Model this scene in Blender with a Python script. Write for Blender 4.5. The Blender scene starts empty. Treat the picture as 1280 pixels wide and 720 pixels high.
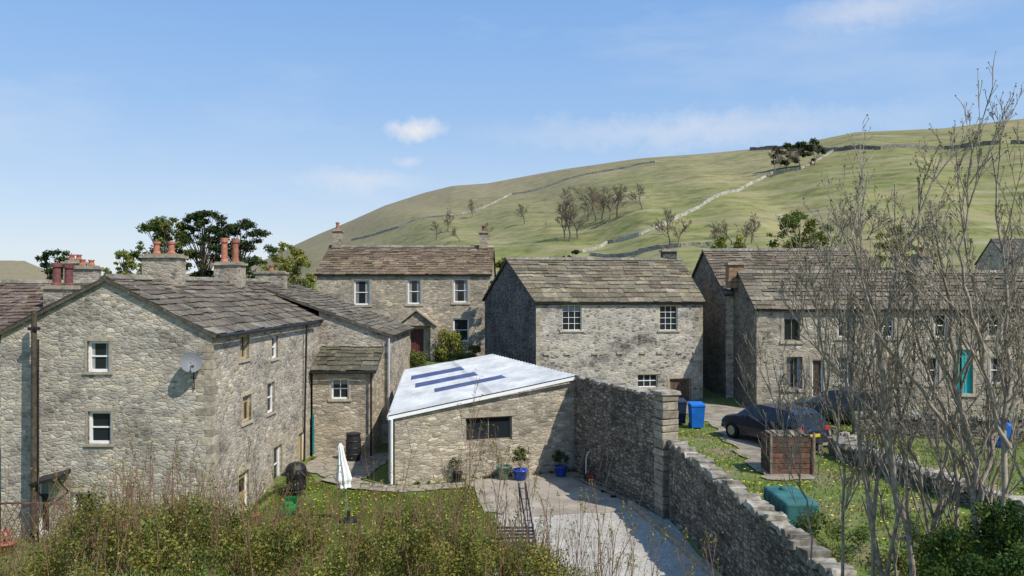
import bpy, math, random
import numpy as np
from mathutils import Vector, Quaternion
random.seed(7); rng=np.random.default_rng(7)
F=960.0; CZ=8.0
S=bpy.context.scene
def P(px,py,D): return Vector(((px-640)/F*D, D, CZ-(py-360)/F*D))
# ------------------------------------------------------------------ terrain
CP=np.array([[-600,.03,1500],[0,.036,1500],[30,.036,1450],[60,.022,1400],[110,.010,1300],[250,.02,1100],[330,.036,1000],[360,.052,950],[400,.071,900],[440,.088,850],[480,.107,820],[530,.124,780],[565,.133,740],[610,.1365,700],[700,.154,640],[800,.169,560],[880,.175,520],[940,.181,500],[1000,.188,490],[1070,.203,480],[1180,.208,470],[1280,.221,450],[1700,.24,420]])
Y0=75.0
def sstep(a,b,x):
    t=np.clip((x-a)/(b-a),0,1); return t*t*(3-2*t)
def ground(x,y):
    x=np.asarray(x,float); y=np.asarray(y,float)
    xw=np.interp(y,[0,15,26.7,33.4,41,48,60],[6.75,6.35,5.75,3.0,0.2,-1.7,-3])
    r=sstep(-.2,.25,x-xw)
    bank=np.clip((19-y)*.36,0,3.4)
    zl=np.interp(y,[0,37,44,48,52,75],[0,0,1.6,2.8,3.1,4])
    zl=zl-.45*(1-sstep(28,33,y))*(1-sstep(-9,-6,x))*(y<60)
    zr=np.interp(y,[0,50,60,75],[2,2,3,4])
    zl=np.where(y<19,np.maximum(zl,bank),zl)
    zr=np.where(y<19,np.maximum(zr,bank),zr)
    near=zl*(1-r)+zr*r
    ys=np.maximum(y,Y0)
    px=np.clip(640+960*x/ys,-600,1700)
    tc=np.interp(px,CP[:,0],CP[:,1]); yc=np.interp(px,CP[:,0],CP[:,2])
    u=np.clip((ys-Y0)/(yc-Y0),0,1)
    t0=(4-8)/Y0
    und=.006*np.sin(px*.021+u*5)*np.sin(u*math.pi)+.004*np.sin(px*.05+u*11)*np.sin(u*math.pi)+.0014*np.sin(px*.013+u*46)*np.sin(u*math.pi)
    t=t0+(tc-t0)*(1-(1-u)**1.45)+und
    t=t-.6*(np.maximum(ys-yc,0)/yc)**2
    z=8+t*ys
    z=np.maximum(z,-20)
    return np.where(y<Y0,near,z)
def gz(x,y): return float(ground(x,y))
def onhill(px,py):
    yc=float(np.interp(px,CP[:,0],CP[:,2])); ys=np.linspace(Y0+2,yc,900)
    t=(ground((px-640)/F*ys,ys)-8)/ys
    target=(360-py)/F
    i=np.argmax(t>=target) if (t>=target).any() else len(ys)-1
    D=ys[i]; return Vector(((px-640)/F*D,D,gz((px-640)/F*D,D)))
# ------------------------------------------------------------------ materials
def N(nt,t,**k):
    n=nt.nodes.new(t)
    for a,b in k.items(): setattr(n,a,b)
    return n
def newmat(name):
    m=bpy.data.materials.new(name); m.use_nodes=True
    nt=m.node_tree; b=nt.nodes['Principled BSDF']; return m,nt,b
def rgb(c): return (c[0],c[1],c[2],1)
def mixc(nt,fac,a,b,mode='MIX'):
    n=N(nt,'ShaderNodeMix',data_type='RGBA',blend_type=mode)
    for i,v in ((0,fac),(6,a),(7,b)):
        if isinstance(v,(int,float)): n.inputs[i].default_value=v
        elif isinstance(v,tuple): n.inputs[i].default_value=rgb(v)
        else: nt.links.new(v,n.inputs[i])
    return n.outputs[2]
def ramp(nt,x,*st):
    n=N(nt,'ShaderNodeValToRGB'); e=n.color_ramp.elements
    while len(e)<len(st): e.new(.5)
    for i,(p,v) in enumerate(st):
        e[i].position=p; e[i].color=(v,v,v,1) if not isinstance(v,tuple) else rgb(v)
    nt.links.new(x,n.inputs[0]); return n.outputs[0]
def noise(nt,vec,scale,detail=4,rough=.6):
    n=N(nt,'ShaderNodeTexNoise'); n.inputs['Scale'].default_value=scale; n.inputs['Detail'].default_value=detail; n.inputs['Roughness'].default_value=rough
    nt.links.new(vec,n.inputs['Vector']); return n
def pos(nt,sc=None):
    g=N(nt,'ShaderNodeNewGeometry').outputs['Position']
    if sc is None: return g
    m=N(nt,'ShaderNodeMapping'); m.inputs['Scale'].default_value=sc; nt.links.new(g,m.inputs[0]); return m.outputs[0]
def colattr(nt): 
    return N(nt,'ShaderNodeAttribute',attribute_name='Col').outputs['Color']
def bump(nt,b,h,strength,dist):
    n=N(nt,'ShaderNodeBump'); n.inputs['Strength'].default_value=strength; n.inputs['Distance'].default_value=dist
    nt.links.new(h,n.inputs['Height']); nt.links.new(n.outputs[0],b.inputs['Normal'])
def stone(name,ca,cb,mortar,sx=2.6,sz=5.2,mw=.05,stain=.5,bstr=.6,dark=.5,lime=.4,limec=(.60,.55,.465),big0=.42):
    m,nt,b=newmat(name); p=pos(nt)
    nz=noise(nt,p,2.6,2,.6)
    add=N(nt,'ShaderNodeVectorMath',operation='MULTIPLY_ADD'); nt.links.new(nz.outputs['Color'],add.inputs[0]); add.inputs[1].default_value=(.30,.30,.09); nt.links.new(p,add.inputs[2])
    mp=N(nt,'ShaderNodeMapping'); mp.inputs['Scale'].default_value=(sx,sx,sz); nt.links.new(add.outputs[0],mp.inputs[0])
    v=N(nt,'ShaderNodeTexVoronoi'); v.inputs['Scale'].default_value=1; v.inputs['Randomness'].default_value=.9; nt.links.new(mp.outputs[0],v.inputs['Vector'])
    e=N(nt,'ShaderNodeTexVoronoi',feature='DISTANCE_TO_EDGE'); e.inputs['Scale'].default_value=1; e.inputs['Randomness'].default_value=.9; nt.links.new(mp.outputs[0],e.inputs['Vector'])
    sep=N(nt,'ShaderNodeSeparateColor'); nt.links.new(v.outputs['Color'],sep.inputs[0])
    c=mixc(nt,sep.outputs[0],ca,cb)
    val=ramp(nt,sep.outputs[1],(0,dark),(.35,.85),(.8,1.1),(1,1.42))
    c=mixc(nt,1.0,c,val,'MULTIPLY')
    fine=noise(nt,p,13,3,.75)
    c=mixc(nt,1.0,c,ramp(nt,fine.outputs[0],(.25,.55),(.75,1.38)),'MULTIPLY')
    mm=ramp(nt,e.outputs['Distance'],(mw*.3,.85),(mw*2.0,0.0))
    c=mixc(nt,mm,c,mixc(nt,fine.outputs[0],tuple(x*.55 for x in mortar),mortar))
    big=noise(nt,pos(nt,(.5,.5,.9)),1.0,4,.7)
    c=mixc(nt,stain,c,mixc(nt,1.0,c,ramp(nt,big.outputs[0],(.32,(big0,big0,big0)),(.5,(.98,.98,.98)),(.75,(1.32,1.25,1.12))),'MULTIPLY'))
    l=noise(nt,pos(nt,(1.4,1.4,.6)),1.3,4,.78)
    c=mixc(nt,ramp(nt,l.outputs[0],(.54,0.),(.72,lime)),c,limec)
    c=mixc(nt,1.0,c,colattr(nt),'MULTIPLY')
    nt.links.new(c,b.inputs['Base Color']); b.inputs['Roughness'].default_value=.95
    b.inputs['Specular IOR Level'].default_value=.1
    h=mixc(nt,.5,ramp(nt,e.outputs['Distance'],(0,0.),(mw*2.4,.8),(1,1.0)),fine.outputs[0])
    bump(nt,b,h,bstr,.05); return m
def plain(name,c,rough=.7,var=.25,scale=6,bs=.0,metal=0,spec=.3,c2=None,t=(.35,.65),detail=2,bd=.02):
    m,nt,b=newmat(name); p=pos(nt); n=noise(nt,p,scale,detail,.65)
    a=tuple(x*(1-var) for x in c); d=tuple(x*(1+var) for x in c) if c2 is None else c2
    r=ramp(nt,n.outputs[0],(t[0],a),(t[1],d))
    r=mixc(nt,1.0,r,colattr(nt),'MULTIPLY')
    nt.links.new(r,b.inputs['Base Color']); b.inputs['Roughness'].default_value=rough; b.inputs['Metallic'].default_value=metal
    b.inputs['Specular IOR Level'].default_value=spec
    if bs>0: bump(nt,b,n.outputs[0],bs,bd)
    return m
M={}
M['stoneL']=stone('rubble_limestone_warm',(.49,.42,.33),(.365,.34,.295),(.52,.465,.38),4.0,8.4,.075,.85)
M['stoneF']=stone('rubble_limestone_farm',(.46,.385,.285),(.37,.325,.25),(.44,.385,.29),3.3,8.2,.06,.7,dark=.6,lime=.3)
M['stoneB']=stone('rubble_limestone_barn',(.46,.42,.355),(.27,.25,.22),(.60,.555,.475),3.7,8.0,.11,1.0,dark=.34,lime=.65,big0=.32)
M['stoneK']=stone('blackened_shaded_gable_stone',(.055,.052,.05),(.10,.092,.085),(.26,.25,.23),3.9,8.0,.09,.9,dark=.5,lime=.12)  # dark stained stone; shade of the left gable is put into its colour too
M['stoneR']=stone('rubble_limestone_row',(.47,.405,.31),(.36,.32,.255),(.48,.425,.34),3.6,8.2,.07,.8)
M['stoneO']=stone('coursed_stone_outbuilding',(.50,.43,.32),(.39,.34,.265),(.42,.375,.29),2.8,8.8,.06,.65,dark=.6)
M['stoneD']=stone('drystone_dark',(.33,.275,.205),(.20,.178,.148),(.085,.075,.06),3.4,10.0,.10,.9,.9,dark=.45,lime=.3)
M['quoin']=plain('quoin_sandstone',(.45,.39,.29),.9,.3,5,.4,detail=3)
M['coping']=plain('wall_coping_stone',(.30,.255,.19),.95,.4,4,.5,c2=(.46,.42,.345),detail=3)
M['trim']=plain('window_stone_trim',(.47,.405,.30),.9,.18,6,.3)
def slate_mat():
    m,nt,b=newmat('stone_slate_roof'); p=pos(nt)
    n=noise(nt,p,1.1,4,.72); f=noise(nt,p,11,3,.7)
    c=ramp(nt,f.outputs[0],(.3,(.082,.070,.060)),(.7,(.195,.170,.142)))
    c=mixc(nt,ramp(nt,n.outputs[0],(.50,0.),(.66,.65)),c,(.24,.225,.175))
    n2=noise(nt,pos(nt,(1.7,1.7,1.7)),1.6,4,.78)
    c=mixc(nt,ramp(nt,n2.outputs[0],(.52,0.),(.64,.7)),c,(.11,.115,.045))
    n3=noise(nt,p,6.0,3,.8)
    c=mixc(nt,ramp(nt,n3.outputs[0],(.60,0.),(.68,.75)),c,(.42,.40,.345))
    c=mixc(nt,1.0,c,colattr(nt),'MULTIPLY')
    nt.links.new(c,b.inputs['Base Color']); b.inputs['Roughness'].default_value=.9; b.inputs['Specular IOR Level'].default_value=.2
    bump(nt,b,f.outputs[0],.6,.03); return m
M['slate']=slate_mat()
M['white']=plain('white_painted_wood',(.80,.80,.78),.5,.04,8)
M['glass'],nt_,b_=newmat('window_glass'); b_.inputs['Base Color'].default_value=(.018,.022,.026,1); b_.inputs['Roughness'].default_value=.06; b_.inputs['Specular IOR Level'].default_value=.4
M['terr']=plain('terracotta_pot',(.36,.14,.09),.8,.25,9,.2)
M['terrd']=plain('dark_chimney_pot',(.15,.06,.055),.8,.25,9,.2)
M['dark']=plain('black_metal',(.018,.018,.02),.45,.3,9)
M['wood']=plain('weathered_timber',(.27,.21,.15),.9,.35,5,.4)
M['rust']=plain('rusty_brown_wood',(.14,.075,.05),.85,.4,5,.3)
M['reddoor']=plain('maroon_door',(.13,.04,.04),.5,.15,5)
M['browndoor']=plain('brown_door',(.12,.075,.05),.7,.25,5)
M['creamdoor']=plain('cream_door',(.50,.38,.20),.6,.1,5)
M['turq']=plain('turquoise_paint',(.03,.42,.42),.5,.1,5)
M['gtank']=plain('green_tank_plastic',(.035,.13,.12),.6,.25,3)
M['bluep']=plain('blue_plastic',(.012,.14,.50),.45,.12,3)
M['blueglz']=plain('blue_glaze',(.02,.07,.38),.2,.3,6)
M['tealglz']=plain('green_glaze',(.11,.24,.19),.25,.4,6)
M['navy']=plain('navy_powdercoat',(.02,.03,.06),.45,.2,6)
M['canvas']=plain('white_canvas',(.78,.77,.73),.8,.06,5)
M['gplast']=plain('green_plastic',(.01,.22,.05),.4,.1,5)
M['red']=plain('red_plastic',(.45,.03,.02),.4,.1,5)
M['carblue']=plain('dark_blue_car_paint',(.012,.018,.04),.18,.1,2,spec=.6)
M['cargrey']=plain('grey_car_paint',(.05,.055,.06),.2,.1,2,spec=.6)
M['tyre']=plain('tyre_rubber',(.015,.015,.015),.9,.1,9)
M['alloy']=plain('alloy',(.4,.4,.42),.3,.05,9,metal=.7)
M['plate']=plain('number_plate_yellow',(.6,.42,.03),.5,.02,5)
M['whiteroof']=plain('white_fibre_cement_sheet',(.37,.385,.39),.75,.06,.9,c2=(.55,.56,.56),detail=5)
M['rooflight']=plain('tinted_rooflight',(.06,.08,.17),.35,.2,2)
M['grey']=plain('grey_plastic',(.17,.18,.19),.6,.05,5)
M['lgrey']=plain('light_grey_plastic',(.45,.46,.47),.6,.05,5)
M['brick']=plain('orange_brick',(.34,.18,.10),.9,.3,7,.3,c2=(.42,.27,.17))
M['hillwall']=plain('hill_drystone',(.36,.34,.29),.95,.35,.9)
M['concrete']=plain('concrete_yard',(.29,.245,.19),.95,.22,.9,.25,c2=(.40,.35,.285),detail=7)
def gravel_mat():
    m,nt,b=newmat('pale_gravel'); p=pos(nt)
    v=N(nt,'ShaderNodeTexVoronoi'); v.inputs['Scale'].default_value=30; nt.links.new(p,v.inputs['Vector'])
    s=N(nt,'ShaderNodeSeparateColor'); nt.links.new(v.outputs['Color'],s.inputs[0])
    c=ramp(nt,s.outputs[0],(0,(.26,.24,.205)),(.5,(.42,.385,.33)),(1,(.56,.52,.455)))
    n=noise(nt,p,.7,6,.72); c=mixc(nt,1.0,c,ramp(nt,n.outputs[0],(.3,.70),(.7,1.12)),'MULTIPLY')
    nt.links.new(c,b.inputs['Base Color']); b.inputs['Roughness'].default_value=.95
    bump(nt,b,v.outputs['Distance'],.4,.02); return m
M['gravel']=gravel_mat()
def flag_mat():
    m,nt,b=newmat('stone_flags'); p=pos(nt,(1.6,1.6,1))
    v=N(nt,'ShaderNodeTexVoronoi',feature='DISTANCE_TO_EDGE'); v.inputs['Scale'].default_value=1; nt.links.new(p,v.inputs['Vector'])
    f=noise(nt,pos(nt),3,5,.7); c=ramp(nt,f.outputs[0],(.3,(.20,.17,.13)),(.7,(.38,.33,.27)))
    c=mixc(nt,ramp(nt,v.outputs[0],(.02,1.),(.05,0.)),c,(.09,.10,.04)); nt.links.new(c,b.inputs['Base Color']); b.inputs['Roughness'].default_value=.95; return m
M['flags']=flag_mat()
M['dirt']=plain('earth_track',(.22,.18,.13),.98,.3,1.6,.4,c2=(.33,.29,.22),detail=6)
def grass_mat():
    m,nt,b=newmat('grass_ground'); p=pos(nt)
    sx=N(nt,'ShaderNodeSeparateXYZ'); nt.links.new(p,sx.inputs[0])
    fn=noise(nt,p,5,3,.7); mn=noise(nt,p,.55,5,.68)
    near=ramp(nt,fn.outputs[0],(.3,(.085,.115,.033)),(.6,(.145,.185,.05)),(.8,(.22,.24,.09)))
    soil=ramp(nt,mn.outputs[0],(.50,0.),(.62,.8)); sl=N(nt,'ShaderNodeMapRange'); nt.links.new(sx.outputs[0],sl.inputs[0]); sl.inputs[1].default_value=3; sl.inputs[2].default_value=7
    sl.inputs[3].default_value=.3; sl.inputs[4].default_value=1.0
    sm=N(nt,'ShaderNodeMath',operation='MULTIPLY'); nt.links.new(soil,sm.inputs[0]); nt.links.new(sl.outputs[0],sm.inputs[1])
    near=mixc(nt,sm.outputs[0],near,(.23,.185,.125))
    h1=noise(nt,pos(nt,(.012,.012,.03)),1,6,.72); h2=noise(nt,pos(nt,(.11,.09,.32)),1,5,.75); h3=noise(nt,pos(nt,(.012,.02,.35)),1,4,.72)
    far=ramp(nt,h1.outputs[0],(.36,(.13,.155,.05)),(.5,(.20,.205,.075)),(.62,(.28,.25,.12)))
    far=mixc(nt,1.0,far,ramp(nt,h2.outputs[0],(.32,.50),(.5,.95),(.7,1.28)),'MULTIPLY')
    far=mixc(nt,ramp(nt,h3.outputs[0],(.48,0.),(.62,.6)),far,(.30,.255,.15))
    h4=noise(nt,pos(nt,(.02,.015,.5)),1,5,.78)
    far=mixc(nt,ramp(nt,h4.outputs[0],(.59,0.),(.67,.6)),far,(.38,.36,.30))
    md=N(nt,'ShaderNodeMapRange'); nt.links.new(sx.outputs[1],md.inputs[0]); md.inputs[1].default_value=300; md.inputs[2].default_value=700
    far=mixc(nt,md.outputs[0],far,mixc(nt,h2.outputs[0],(.12,.105,.065),(.34,.29,.18)))
    mr=N(nt,'ShaderNodeMapRange'); nt.links.new(sx.outputs[1],mr.inputs[0]); mr.inputs[1].default_value=60; mr.inputs[2].default_value=110
    c=mixc(nt,mr.outputs[0],near,far)
    nt.links.new(c,b.inputs['Base Color']); b.inputs['Roughness'].default_value=1; b.inputs['Specular IOR Level'].default_value=.05
    bump(nt,b,fn.outputs[0],.5,.08); return m
M['grass']=grass_mat()
def leafmat(name,c,tr=.3):
    m,nt,b=newmat(name); nt.nodes.remove(b)
    d=N(nt,'ShaderNodeBsdfDiffuse')
    cc=mixc(nt,1.0,c,colattr(nt),'MULTIPLY'); nt.links.new(cc,d.inputs[0])
    t=N(nt,'ShaderNodeBsdfTranslucent'); nt.links.new(mixc(nt,1.0,cc,(1.2,1.3,.6),'MULTIPLY'),t.inputs[0])
    mx=N(nt,'ShaderNodeMixShader'); mx.inputs[0].default_value=tr; nt.links.new(d.outputs[0],mx.inputs[1]); nt.links.new(t.outputs[0],mx.inputs[2])
    nt.links.new(mx.outputs[0],nt.nodes['Material Output'].inputs[0]); return m
M['leaf']=leafmat('leaf_green',(.115,.145,.045)); M['leafd']=leafmat('leaf_dark',(.048,.072,.03)); M['leafy']=leafmat('leaf_spring',(.20,.225,.065)); M['hedge']=leafmat('hedge_leaf',(.18,.19,.055))
M['ivy']=leafmat('ivy_leaf',(.06,.10,.03)); M['blade']=leafmat('grass_blade',(.15,.20,.05)); M['dand']=plain('dandelion_yellow',(.8,.6,.03),.8,.1,5); M['haze']=leafmat('budding_leaf',(.22,.18,.11))
def barkm(name,a,b_): 
    m,nt,b=newmat(name); n=noise(nt,pos(nt),8,2,.7); nt.links.new(ramp(nt,n.outputs[0],(.35,a),(.65,b_)),b.inputs['Base Color']); b.inputs['Roughness'].default_value=.9; b.inputs['Specular IOR Level'].default_value=.15; return m
M['bark']=barkm('ash_bark',(.21,.17,.13),(.42,.355,.275)); M['barkd']=barkm('dark_bark',(.10,.08,.06),(.2,.16,.12)); M['barkg']=barkm('distant_bark',(.13,.105,.085),(.20,.165,.13)); M['twigr']=barkm('reddish_twig',(.15,.085,.055),(.27,.165,.11))
# ------------------------------------------------------------------ mesh helper
class MB:
    def __init__(s): s.v=[];s.f=[];s.m=[];s.c=[]
    def poly(s,pts,mat,col=1.0):
        i=len(s.v); s.v+= [tuple(p) for p in pts]; s.f.append(tuple(range(i,i+len(pts)))); s.m.append(mat); s.c.append(col)
    def obox(s,o,ax,ay,az,mat,col=1.0,jit=0):
        o=Vector(o);ax=Vector(ax);ay=Vector(ay);az=Vector(az)
        c=[o,o+ax,o+ax+ay,o+ay,o+az,o+ax+az,o+ax+ay+az,o+ay+az]
        if jit: c=[p+Vector([random.uniform(-jit,jit) for _ in range(3)]) for p in c]
        i=len(s.v); s.v+=[tuple(p) for p in c]
        fl=[(0,3,2,1),(4,5,6,7),(0,1,5,4),(1,2,6,5),(2,3,7,6),(3,0,4,7)]
        if ax.cross(ay).dot(az)<0: fl=[tuple(reversed(q)) for q in fl]
        for q in fl: s.f.append(tuple(i+k for k in q)); s.m.append(mat); s.c.append(col)
    def box(s,x0,x1,y0,y1,z0,z1,mat,col=1.0,jit=0): s.obox((x0,y0,z0),(x1-x0,0,0),(0,y1-y0,0),(0,0,z1-z0),mat,col,jit)
    def cyl(s,a,b,r0,r1,mat,n=12,col=1.0,caps=True):
        a=Vector(a);b=Vector(b);d=(b-a).normalized(); u=d.orthogonal().normalized(); w=d.cross(u); i=len(s.v)
        for p,r in ((a,r0),(b,r1)):
            for k in range(n):
                t=2*math.pi*k/n; s.v.append(tuple(p+u*math.cos(t)*r+w*math.sin(t)*r))
        for k in range(n):
            s.f.append((i+k,i+(k+1)%n,i+n+(k+1)%n,i+n+k)); s.m.append(mat); s.c.append(col)
        if caps:
            s.f.append(tuple(i+k for k in reversed(range(n)))); s.m.append(mat); s.c.append(col)
            s.f.append(tuple(i+n+k for k in range(n))); s.m.append(mat); s.c.append(col)
    def lathe(s,o,prof,mat,n=18,col=1.0):
        o=Vector(o); i=len(s.v)
        for r,z in prof:
            for k in range(n):
                t=2*math.pi*k/n; s.v.append((o.x+r*math.cos(t),o.y+r*math.sin(t),o.z+z))
        for j in range(len(prof)-1):
            for k in range(n):
                s.f.append((i+j*n+k,i+j*n+(k+1)%n,i+(j+1)*n+(k+1)%n,i+(j+1)*n+k)); s.m.append(mat); s.c.append(col)
    def done(s,name,parent=None,smooth=False,origin=None,bevel=0):
        me=bpy.data.meshes.new(name)
        o0=Vector(origin) if origin is not None else Vector((0,0,0))
        vs=[(v[0]-o0.x,v[1]-o0.y,v[2]-o0.z) for v in s.v] if origin is not None else s.v
        me.from_pydata(vs,[],s.f)
        used=sorted(set(s.m)); mp={k:i for i,k in enumerate(used)}
        for k in used: me.materials.append(M[k])
        me.polygons.foreach_set('material_index',[mp[k] for k in s.m])
        ca=me.color_attributes.new('Col','FLOAT_COLOR','CORNER'); d=[]
        for f,c in zip(s.f,s.c):
            c=(c,c,c) if isinstance(c,(int,float)) else c
            d+= [c[0],c[1],c[2],1.0]*len(f)
        ca.data.foreach_set('color',d)
        if smooth: me.polygons.foreach_set('use_smooth',[True]*len(s.f))
        me.update(); ob=bpy.data.objects.new(name,me); S.collection.objects.link(ob)
        ob.location=o0
        if bevel:
            mo=ob.modifiers.new('b','BEVEL'); mo.width=bevel; mo.segments=2
        if parent:
            ob.parent=parent; ob.location=o0-parent.location
        return ob
def empty(name,loc):
    e=bpy.data.objects.new(name,None); S.collection.objects.link(e); e.location=loc; e.empty_display_size=.5; return e
# ------------------------------------------------------------------ architecture
class Frame:
    def __init__(s,A,B):
        s.A=Vector((A[0],A[1],0)); s.B=Vector((B[0],B[1],0)); s.L=(s.B-s.A).length; s.d=(s.B-s.A)/s.L; s.n=Vector((s.d.y,-s.d.x,0))
    def p(s,u,z,n=0): return s.A+s.d*u+s.n*n+Vector((0,0,z))
    def box(s,mb,u0,u1,z0,z1,n0,n1,mat,col=1.0,jit=0):
        mb.obox(s.p(u0,z0,n0),s.d*(u1-u0),s.n*(n1-n0),(0,0,z1-z0),mat,col,jit)
    def hole(s,px0,px1,py0,py1,kind):
        def u(px):
            k=(px-640)/F; a=s.A;b=s.B; t=(k*a.y-a.x)/((b.x-a.x)-k*(b.y-a.y)); return t
        t0,t1=u(px0),u(px1); D=s.A.y+(t0+t1)/2*(s.B.y-s.A.y)
        return (t0*s.L,t1*s.L,CZ-(py1-360)/F*D,CZ-(py0-360)/F*D,kind)
def wallrect(mb,fr,z0,z1,holes,mat,rev=.2,col=1.0):
    us=sorted({0,fr.L}|{h[0] for h in holes}|{h[1] for h in holes}); zs=sorted({z0,z1}|{max(h[2],z0) for h in holes}|{h[3] for h in holes})
    for i in range(len(us)-1):
        for j in range(len(zs)-1):
            cu=(us[i]+us[i+1])/2; cz=(zs[j]+zs[j+1])/2
            if any(h[0]<cu<h[1] and h[2]<cz<h[3] for h in holes): continue
            mb.poly([fr.p(us[i],zs[j]),fr.p(us[i+1],zs[j]),fr.p(us[i+1],zs[j+1]),fr.p(us[i],zs[j+1])],mat,col)
    for h in holes:
        u0,u1,a,b,_=h
        q=[(u0,a),(u1,a),(u1,b),(u0,b)]
        for k in range(4):
            (ua,za),(ub,zb)=q[k],q[(k+1)%4]
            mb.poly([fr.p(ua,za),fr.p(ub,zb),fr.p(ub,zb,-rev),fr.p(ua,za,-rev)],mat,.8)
def openings(win,trim,fr,holes,rev=.2):
    for h in holes:
        u0,u1,z0,z1,k=h; w=u1-u0; hh=z1-z0
        sur=k.get('sur',.12); fc=k.get('frame','white'); nb=k.get('n',-rev*.6)
        if sur:
            tc=random.uniform(.75,1.0)
            fr.box(trim,u0-sur-.04,u1+sur+.04,z1,z1+sur*1.5,-.03,.018,'trim',tc,.006)
            fr.box(trim,u0-sur-.04,u1+sur+.04,z0-sur,z0,-.03,.06,'trim',tc)
            if k.get('jambs',True):
                fr.box(trim,u0-sur,u0,z0,z1,-.03,.014,'trim',tc*.9); fr.box(trim,u1,u1+sur,z0,z1,-.03,.014,'trim',tc*.9)
        t=k.get('kind','win')
        if t=='door':
            fr.box(win,u0,u0+.07,z0,z1,nb-.05,nb+.03,fc); fr.box(win,u1-.07,u1,z0,z1,nb-.05,nb+.03,fc); fr.box(win,u0+.07,u1-.07,z1-.07,z1,nb-.05,nb+.03,fc)
            fr.box(win,u0+.07,u1-.07,z0,z1-.07,nb-.05,nb,k.get('door','browndoor'))
            npl=5
            for i in range(1,npl):
                uu=u0+.07+(w-.14)*i/npl; fr.box(win,uu-.008,uu+.008,z0+.05,z1-.1,nb,nb+.012,k.get('door','browndoor'),.6)
            if k.get('glz'):
                fr.box(win,u0+.2,u1-.2,z0+hh*.55,z1-.25,nb,nb+.015,'glass')
            continue
        f=k.get('f',.07)
        fr.box(win,u0,u0+f,z0,z1,nb-.06,nb+.02,fc); fr.box(win,u1-f,u1,z0,z1,nb-.06,nb+.02,fc)
        fr.box(win,u0+f,u1-f,z1-f,z1,nb-.06,nb+.02,fc); fr.box(win,u0+f,u1-f,z0,z0+f,nb-.06,nb+.03,fc)
        win.poly([fr.p(u0+f,z0+f,nb-.03),fr.p(u1-f,z0+f,nb-.03),fr.p(u1-f,z1-f,nb-.03),fr.p(u0+f,z1-f,nb-.03)],'glass')
        nv,nh=k.get('bars',(1,2)); bw=k.get('bw',.03)
        for i in range(1,nv):
            uu=u0+f+(w-2*f)*i/nv; fr.box(win,uu-bw/2,uu+bw/2,z0+f,z1-f,nb-.028,nb+.008,fc)
        for j in range(1,nh):
            zz=z0+f+(hh-2*f)*j/nh; b2=bw*1.6 if (nh==2) else bw; fr.box(win,u0+f,u1-f,zz-b2/2,zz+b2/2,nb-.027,nb+.012,fc)
        if k.get('curt',random.random()<.45):
            cw=random.uniform(.12,.24)
            for a,b in ((u0+f,u0+f+w*cw),(u1-f-w*cw,u1-f)):
                win.poly([fr.p(a,z0+f,nb-.024),fr.p(b,z0+f,nb-.024),fr.p(b,z1-f,nb-.024),fr.p(a,z1-f,nb-.024)],'canvas',random.uniform(.2,.45))
        elif random.random()<.4:
            win.poly([fr.p(u0+f,z1-f-hh*.22,nb-.024),fr.p(u1-f,z1-f-hh*.22,nb-.024),fr.p(u1-f,z1-f,nb-.024),fr.p(u0+f,z1-f,nb-.024)],'canvas',.35)
def slates(mb,e0,e1,r1,r0,c0=.42,c1=.24,w=.5,tint=(1,1,1),th=.045):
    e0,e1,r0,r1=map(Vector,(e0,e1,r0,r1))
    n=(e1-e0).cross(r0-e0).normalized()
    if n.z<0:n=-n
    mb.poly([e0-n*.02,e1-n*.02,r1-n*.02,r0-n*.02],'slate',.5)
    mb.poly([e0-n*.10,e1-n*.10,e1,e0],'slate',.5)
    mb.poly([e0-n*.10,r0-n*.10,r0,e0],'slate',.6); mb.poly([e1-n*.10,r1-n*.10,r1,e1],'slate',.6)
    L=((r0-e0).length+(r1-e1).length)/2; W=(e1-e0).length; v=0
    sagp=random.uniform(0,6)
    def pt(u,v):
        return (e0*(1-u)+e1*u)*(1-v)+(r0*(1-u)+r1*u)*v+n*(.022*math.sin(u*W*1.1+sagp)*math.sin(v*3.1))
    while v<1:
        cl=(c0+(c1-c0)*v)*random.uniform(.88,1.12); dv=cl/L; v2=min(1,v+dv*1.2); u=-random.uniform(0,w*.5)/W
        rowc=random.uniform(.88,1.08)
        while u<1:
            sw=w*random.uniform(.45,1.7)/W; a=max(0,u); b=min(1,u+sw-.012/W)
            if b>a+.02/W:
                j=random.uniform(-.035,.035)/L; tt=th*random.uniform(.6,1.8); va=v+j if v>0 else v+abs(j)-.02/L; tw=random.uniform(-.018,.018)/L
                q=[pt(a,va+tw)+n*tt,pt(b,va-tw)+n*tt*random.uniform(.8,1.25),pt(b,v2)+n*.012,pt(a,v2)+n*.012]
                g=random.gauss(1,.2)*rowc; g=min(1.6,max(.5,g)); hue=random.uniform(-.05,.05)
                col=(g*tint[0]*(1+hue),g*tint[1],g*tint[2]*(1-hue))
                mb.poly(q,'slate',col)
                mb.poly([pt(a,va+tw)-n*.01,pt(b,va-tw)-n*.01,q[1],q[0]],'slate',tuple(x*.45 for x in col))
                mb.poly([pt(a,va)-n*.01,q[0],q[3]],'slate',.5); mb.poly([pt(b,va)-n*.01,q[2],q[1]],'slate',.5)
            u+=sw
        v+=dv
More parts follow.
